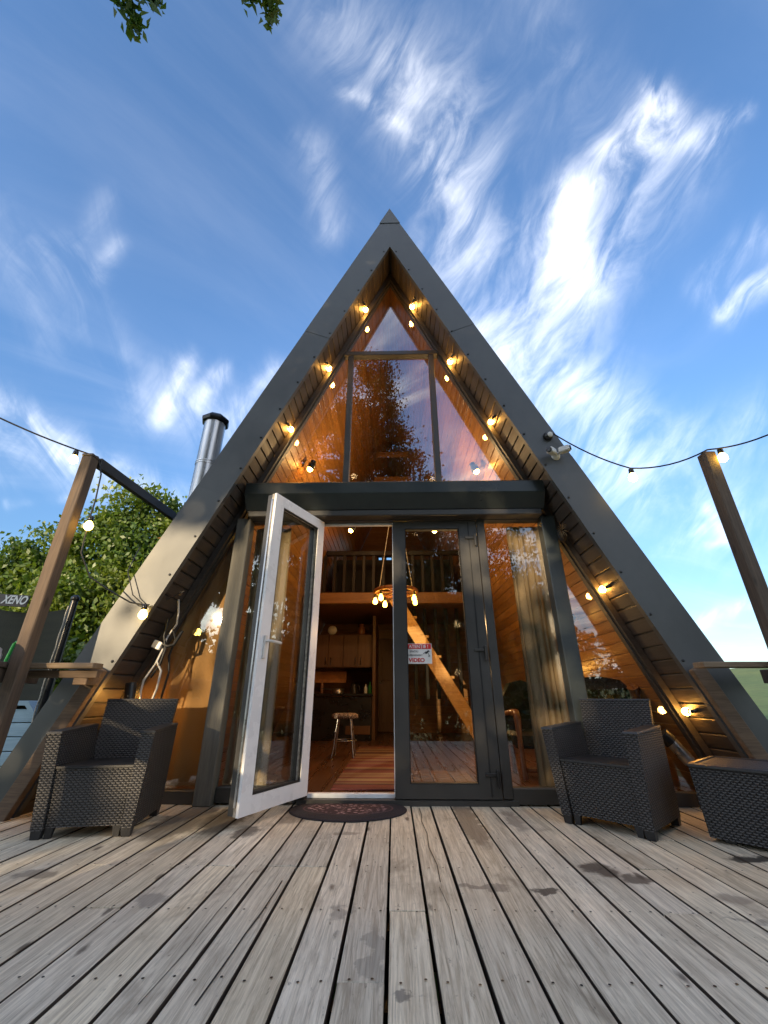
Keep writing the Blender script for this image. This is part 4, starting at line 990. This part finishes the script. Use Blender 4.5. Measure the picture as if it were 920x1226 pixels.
jb = empty('cable_bundle', (-2.0, 3.6, .69), 'tangle of white and black cables with junction box beside the left armchair', 'cables')
MB().box((-1.955, 3.50, 1.13), (.075, .035, .062), .005, Matrix.Rotation(.35, 3, 'Y')).build('junction_box', M['white'], jb)
for i, (pt, m_, r_) in enumerate((([(-1.84, 3.47, 1.50), (-1.835, 3.50, 1.40), (-1.84, 3.52, 1.30), (-1.90, 3.53, 1.20), (-1.92, 3.52, 1.08), (-1.95, 3.52, .98), (-2.01, 3.51, .86), (-2.02, 3.52, .78), (-2.0, 3.53, .62)], 'cable_white', .008),
                                ([(-1.90, 3.50, 1.10), (-1.93, 3.50, 1.0), (-1.88, 3.50, .93), (-1.89, 3.51, .80), (-1.93, 3.52, .64)], 'cable_white', .009), ([(-1.90, 3.48, 1.34), (-1.91, 3.49, 1.2), (-1.88, 3.5, 1.1), (-1.90, 3.5, .98), (-1.96, 3.51, .88)], 'cable', .010),
                                ([(-1.86, 3.52, 1.26), (-1.84, 3.55, 1.18), (-1.87, 3.56, 1.05), (-1.85, 3.57, .92), (-1.88, 3.58, .70)], 'cable', .009), ([(-1.78, 3.42, 1.56), (-1.95, 3.40, 1.46), (-2.0, 3.3, 1.42)], 'cable', .005), ([(-1.92, 3.5, 1.14), (-1.87, 3.5, 1.12), (-1.83, 3.52, 1.13), (-1.80, 3.56, 1.25)], 'cable', .014))):
    MB().tube(pt, r_, 7).build('cable', M[m_], jb)
MB().lathe((-1.82, 3.44, 1.545), [(.001, .012), (.016, .01), (.018, 0)], 10, (1, -.2, -.4)).build('hook_plate', M['rail'], jb)
bl = empty('porch_lamp', (-2.12, 3.50, .76), 'small black porch lamp glowing on boards behind the left armchair', 'lamp')
MB().tube([(-2.10, 3.50, .84), (-2.085, 3.50, .715)], .042, 12).build('housing', M['blackpl'], bl)
MB().lathe((-2.085, 3.50, .715), [(.001, -.075), (.02, -.07), (.028, -.045), (.026, -.02), (.016, 0)], 12).build('bulb', M['bulb'], bl)
nd = empty('dry_twigs', (1.50, 3.56, 2.10), 'tuft of dry twigs at the top of the right corner post', 'twigs')
for i in range(22):
    a = random.uniform(0, 6.28); d = Vector((math.cos(a) * .06 + .01, -.03 + random.uniform(-.04, .02), random.uniform(-.10, .08))); p = Vector((1.56, 3.55, 2.14))
    MB().tube([p, p + d * .6 + Vector((0, 0, .012)), p + d], [.004, .003, .0015], 5).build('twig', M['twig'], nd)
MB().ball((1.565, 3.57, 2.10), .045, 8, 6, (1, .8, 1.5)).build('clump', M['fabric_dark'], nd)
fd = empty('floodlight', (2.10, 3.60, .28), 'short grey tube lamp leaning by the sill right of the wicker chair', 'lamp')
MB().tube([(2.10, 3.60, .43), (2.19, 3.58, .30)], .045, 14).build('tube', M['steel'], fd)
MB().tube([(2.05, 3.61, .48), (2.10, 3.60, .425)], .052, 14).build('head', M['blackpl'], fd)
MB().beam((2.19, 3.58, .32), (2.20, 3.60, .0), .02, .02).build('stake', M['blackpl'], fd)

# ------------------------------------------------------------------ left of the deck: netting fence, sign, pole, blue boards
nf = empty('netting_fence', (-5.2, 4.75, -.7), 'dark shade-net fence behind the left rail', 'fence')
vs = []; fs = []
for i in range(25):
    for j in range(7): vs.append((-7.4 + 3.72 * i / 24, 4.75 + .03 * math.sin(i * 1.1 + j * .6), -.6 + (2.36 - .09 * (i / 24) - .05 * math.sin(i / 24 * math.pi * 3) ** 2) * j / 6))
for i in range(24):
    for j in range(6): fs.append((i * 7 + j, i * 7 + j + 7, i * 7 + j + 8, i * 7 + j + 1))
link('net', mesh_from('net', vs, fs, M['net'], smooth=True), Z0 - wpos(nf), None, nf)
for x in (-7.4, -6.15, -4.9): MB().tube([(x, 4.80, -.75), (x, 4.80, 1.74)], .022, 8).build('fence_post', M['darkmetal'], nf)
sg = empty('name_sign', (-4.47, 4.68, 1.70), 'small dark board with white slanted letters XENO hung on the netting', 'sign')
MB().box((-4.47, 4.69, 1.765), (.42, .02, .135), .003, Matrix.Rotation(.06, 3, 'Y')).build('board', M['signboard'], sg)
text_mesh('lettering', 'XENO', .135, M['paper'], sg, (-4.415, 4.675, 1.765), (math.radians(90), .06, 0), sx=.78, shear=.25, bold=.004)
for i in range(3): MB().box((-4.645, 4.677, 1.735 + .036 * i), (.05, .004, .012)).build('stripe', M['ink'], sg)
pl = empty('folded_pole', (-3.36, 4.25, -.7), 'slim black pole standing behind the left rail', 'pole')
MB().tube([(-3.36, 4.25, -.75), (-3.36, 4.25, 1.66)], .032, 10).build('pole', M['blackpl'], pl)
MB().lathe((-3.36, 4.25, 1.66), [(.032, 0), (.042, .01), (.04, .04), (.02, .06), (.001, .062)], 10).build('pole_cap', M['blackpl'], pl)
MB().tube([(-3.385 + .004 * math.sin(k * 1.7), 4.218, -.2 + .06 * k) for k in range(31)], .007, 5).build('cord', M['rope'], pl)
bb = empty('blue_shed', (-4.0, 4.2, -.7), 'low pale blue boarded shed below the left rail', 'shed')
for i in range(11):
    z_ = -.65 + .122 * i; xr = -3.30 - max(0, z_ - .35) * .9
    MB().box(((-5.2 + xr) / 2, 4.40, z_), (xr + 5.2, .03, .114), .003).build('board', M['bluewood'], bb)
for i in range(5): MB().box((-3.30 + 0 * i, 4.66 + .0, -.65 + .122 * i), (.03, .48, .114), .003).build('side_board', M['bluewood'], bb)
MB().prism([(-5.2, .66), (-3.62, .66), (-3.24, .28), (-3.24, .31), (-3.60, .70), (-5.2, .70)], 'y', 4.36, 4.95).build('roof', M['bluewood'], bb)
# cloth over the rail corner
bm = bmesh.new(); bmesh.ops.create_icosphere(bm, subdivisions=4, radius=1.0)
for v in bm.verts:
    p = v.co.copy(); n = math.sin(p.x * 5 + 1.3) * math.sin(p.y * 4.3 + p.z * 3) * .12 + math.sin(p.x * 11 + p.z * 9) * .05 + math.sin(p.y * 13 - p.x * 6) * .045
    p *= 1 + n; v.co = Vector((p.x * .13, p.y * .22, p.z * .13 - .06 * (abs(p.x) > .6)))
me = bpy.data.meshes.new('cloth'); bm.to_mesh(me); bm.free(); me.materials.append(M['cloth']); me.polygons.foreach_set('use_smooth', [True] * len(me.polygons))
tag(link('cloth', me, (-2.69, 2.62, .975)), 'pale crumpled cloth draped over the left rail', 'cloth')
gf = empty('garden_frame', (-3.72, 4.0, -.7), 'bright green inverted-V frame beyond the left rail', 'frame')
MB().tube([(-3.92, 4.0, -.7), (-3.62, 4.0, 1.20), (-3.60, 4.0, 1.22), (-3.56, 4.0, 1.18), (-3.66, 4.2, -.7)], .014, 8).build('tube', M['green'], gf)
rc = empty('twisted_rope', (-2.62, 2.98, .96), 'twisted pale rope hanging beside the left timber post', 'rope')
MB().tube([(-3.36 + .028 * math.cos(k * .9), 3.9 + .028 * math.sin(k * .9), .95 + .0135 * k) for k in range(42)], .008, 5).build('rope', M['rope'], rc)
rc.location = (-3.36, 3.9, .95); rc.children[0].location = (0, 0, .28)

# ------------------------------------------------------------------ vegetation
def leaf_mesh(name, cen, size, matl, up=.12, aspect=.55):
    """many small folded leaves; cen: (n,3) array"""
    n = len(cen); nv = rng.normal(size=(n, 3)); nv[:, 2] = np.abs(nv[:, 2]) * .6 + up; nv /= np.linalg.norm(nv, axis=1)[:, None]
    t = rng.normal(size=(n, 3)); t[:, 2] -= .5; t -= nv * (t * nv).sum(1)[:, None]; t /= np.linalg.norm(t, axis=1)[:, None]; b = np.cross(nv, t)
    s = (size * rng.uniform(.65, 1.35, n))[:, None]
    v = np.empty((n, 4, 3)); v[:, 0] = cen - t * s * .5; v[:, 1] = cen + b * s * aspect * .5 + nv * s * .10; v[:, 2] = cen + t * s * .5 - nv * s * .06; v[:, 3] = cen - b * s * aspect * .5 + nv * s * .10
    me = bpy.data.meshes.new(name); me.vertices.add(n * 4); me.vertices.foreach_set('co', v.reshape(-1)); me.loops.add(n * 4); me.loops.foreach_set('vertex_index', np.arange(n * 4, dtype=np.int32))
    me.polygons.add(n); me.polygons.foreach_set('loop_start', np.arange(0, n * 4, 4, dtype=np.int32)); me.polygons.foreach_set('loop_total', np.full(n, 4, dtype=np.int32))
    me.materials.append(matl); me.update(); me.validate(); return me
def tree(name, base, lumps, nclump, per, size, clump_r, leafm, label, cat='tree', trunk_r=.16, keep=None, group=None, limbs=9, extra=None):
    """lumps: list of (cx,cy,cz, rx,ry,rz) ellipsoids the crown fills"""
    t = empty(name, base, label, cat, group); base = Vector(base)
    vol = np.array([l[3] * l[4] * l[5] for l in lumps]); pr = vol / vol.sum(); C = []
    while len(C) < nclump:
        l = lumps[rng.choice(len(lumps), p=pr)]; d = rng.normal(size=3); d /= np.linalg.norm(d); r = rng.uniform(.35, 1.0) ** .45
        C.append((l[0] + d[0] * l[3] * r, l[1] + d[1] * l[4] * r, l[2] + d[2] * l[5] * r))
    C = np.array(C)
    if keep is not None: C = C[[keep(c) for c in C]]
    if extra is not None and len(extra): C = np.concatenate([C, extra])
    n = (per * rng.uniform(.5, 1.5, len(C))).astype(int); idx = np.repeat(np.arange(len(C)), n)
    rr = clump_r * rng.uniform(.6, 1.5, len(C))
    off = rng.normal(size=(len(idx), 3)) * rr[idx][:, None] * np.array([.62, .62, .42])
    link('crown', leaf_mesh('crown', C[idx] + off - np.array(base), size, leafm), Z0, None, t)
    top = np.array([np.mean([l[0] for l in lumps]), np.mean([l[1] for l in lumps]), max(l[2] + l[5] * .6 for l in lumps)])
    mb = MB(); pts = []
    for i in range(7):
        f = i / 6; p = base.lerp(Vector(top), f); pts.append(p + Vector((math.sin(f * 5 + base.x) * .12 * f, math.cos(f * 4) * .1 * f, 0)))
    mb.tube(pts, [trunk_r * (1.25 - 1.1 * i / 6) for i in range(7)], 10); tr = mb.build('trunk', M['bark'], t)
    for k in rng.choice(len(C), min(limbs, len(C)), replace=False):
        c = Vector(C[k]); f = rng.uniform(.25, .75); p0 = base.lerp(Vector(top), f); mid = p0.lerp(c, .5) + Vector((0, 0, .12 * (c - p0).length))
        MB().tube([p0, mid, c], [trunk_r * .45, trunk_r * .28, trunk_r * .08], 7).build('limb', M['bark'], t)
    return t
# trees beyond the left roof edge
tree('maple_tree', (-6.9, 10.2, -.6), [(-6.9, 10.0, 2.6, 1.7, 1.5, 2.6), (-6.6, 10.0, 4.4, 1.1, 1.1, 1.6), (-7.6, 9.6, 1.5, 1.4, 1.3, 1.7)], 300, 150, .125, .34, M['leaf_bright'], 'tall bright green tree rising behind the left timber post', trunk_r=.15)
tree('maple_tree', (-9.6, 10.8, -.6), [(-9.6, 10.8, 2.2, 1.7, 1.6, 2.6), (-9.2, 10.4, 3.6, 1.0, 1.0, 1.2)], 230, 140, .125, .34, M['leaf_mid'], 'rounder green tree left of the left timber post', trunk_r=.14)
tree('maple_tree', (-12.4, 11.6, -.6), [(-12.4, 11.6, 1.8, 1.9, 1.7, 2.5)], 170, 140, .13, .36, M['leaf_mid'], 'low green tree at the far left edge behind the netting', trunk_r=.14)
tree('maple_tree', (-5.0, 9.8, -.6), [(-5.0, 9.6, 1.9, 1.4, 1.3, 2.6), (-4.5, 9.4, 2.9, .9, .9, 1.8)], 190, 140, .12, .32, M['leaf_bright'], 'bright green tree closest to the left roof edge, under the flue', trunk_r=.12)
tree('hedge_shrub', (-5.6, 7.4, -.65), [(-5.6, 7.4, .45, 1.5, .7, 1.1), (-4.3, 7.0, .3, 1.0, .6, .9)], 120, 80, .12, .26, M['leaf_mid'], 'leafy shrub filling the gap between netting and roof edge', 'shrub', trunk_r=.05)
# big tree behind the viewer: mirrored in the glass, overhanging the picture's top edge
def sun_gap(c, m=0.0):
    # light lane of the low sun to the left half of the front
    o = Vector((-1.75, 3.5, 1.45)); p = Vector(c) - o; d = (p - SUN * p.dot(SUN)); lx, lz = d.x, d.z
    if lx * lx + lz * lz < .3: return False
    if 1.6 - m < lx < 2.95 + m and -.9 - m < lz < 1.1 + m: return rng.random() < .10
    if -2.0 - m < lx < .95 + m * .4 and (-1.6 if lx > -.6 else -.7) - m * .6 < lz < 1.35 + m * .3: return rng.random() < .05
    return True
BT = (-2.3, -5.4, -.7)
tw = []
tree('walnut_tree', BT, [(-2.4, -5.2, 7.6, 2.9, 2.2, 3.4), (-.9, -5.4, 10.6, 1.3, 1.4, 2.9), (-.2, -5.4, 8.2, 1.6, 1.4, 2.0), (-5.0, -5.4, 7.4, 2.2, 1.8, 2.8), (1.2, -5.6, 6.0, 1.9, 1.6, 1.9), (-.4, -5.2, 4.2, 2.4, 1.5, 1.6), (3.2, -6.4, 4.8, 1.8, 1.5, 1.7)], 900, 140, .115, .34, M['leaf_dark'],
     'tall walnut tree behind the deck, its leaves hanging into the top edge', trunk_r=.24, keep=sun_gap, limbs=26)
wal = [o for o in COL.objects if o.name.startswith('walnut_tree')][0]
def hanging_twig(anchor, tip, n, spread):
    a, b = Vector(anchor), Vector(tip)
    tb = MB().tube([a, a.lerp(b, .5) + Vector((.02, 0, .05)), b], [.012, .007, .003], 6).build('hanging_twig', M['bark'], wal)
    f = rng.random(n) ** .6; c = np.array(a)[None] * (1 - f)[:, None] + np.array(b)[None] * f[:, None] + rng.normal(size=(n, 3)) * (spread * (1.2 - .85 * f))[:, None]
    me = leaf_mesh('twig_leaves', c - np.array(wpos(tb)), .062, M['leaf_mid'], aspect=.46); o = link('twig_leaves', me, Z0, None, tb)
hanging_twig((-1.47, 0.58, 4.45), (-1.33, 0.90, 3.95), 225, .062)
hanging_twig((-1.22, 0.60, 4.45), (-1.235, 0.85, 4.07), 105, .05)
hanging_twig((-.80, 0.58, 4.40), (-.70, 0.83, 4.03), 142, .055)
hanging_twig((-.58, 0.60, 4.40), (-.615, 0.90, 3.95), 112, .045)
hanging_twig((-.30, 0.53, 4.35), (-.37, 0.77, 4.07), 45, .045)
MB().tube([(-2.2, -5.3, 3.6), (-2.0, -3.4, 4.6), (-1.6, -1.4, 5.0), (-1.2, -.1, 4.75), (-1.0, .6, 4.35)], [.11, .085, .06, .035, .015], 8).build('limb', M['bark'], wal)
MB().tube([(-1.6, -1.4, 5.0), (-1.1, -.3, 4.8), (-.7, .35, 4.45), (-.4, .6, 4.27)], [.04, .03, .02, .008], 8).build('limb', M['bark'], wal)
# bushes and a further tree behind the viewer, seen only in reflections
for i, (x, y, h_, r_) in enumerate(((-7.6, -7.0, 1.7, 1.3), (-5.4, -7.2, 1.4, 1.2), (-3.3, -7.3, 2.3, 1.3), (-1.0, -7.2, 3.6, 1.6), (1.6, -7.4, 3.4, 1.6), (4.2, -7.2, 3.8, 1.6), (6.8, -7.6, 3.2, 1.6))):
    tree('hedge_shrub', (x, y, -.7), [(x, y, h_ * .42 - .3, r_, .9, h_ * .55)], int(48 * r_ * h_ / 3), 75, .16, .34, M['leaf_bush'], ('leftmost', 'second', 'third', 'fourth', 'fifth', 'sixth', 'rightmost')[i] + ' green hedge shrub from the left in the row behind the deck', 'shrub', trunk_r=.05, group='hedge shrubs behind the viewer', limbs=4, keep=sun_gap)

# tree line added farther behind the viewer to block the low sun
for i, (x, y, h_, r_, lb) in enumerate(((-13.2, -15, 6.6, 2.4, 'outermost'), (-9.6, -15.5, 7.0, 2.6, 'second'), (-6.0, -14.5, 7.2, 2.6, 'third'), (-2.2, -15, 7.0, 2.6, 'fourth'), (1.8, -15.5, 6.6, 2.6, 'fifth'), (6.0, -15, 6.4, 2.6, 'sixth'))):
    tree('sun_block_tree', (x, y, -.7), [(x, y, h_ * .5, r_, 1.6, h_ * .52)], 260, 60, .40, .62, M['leaf_bush'], lb + ' added sun-blocking tree from the left in the line behind the deck', trunk_r=.2, limbs=4, keep=lambda c: sun_gap(c, .5))
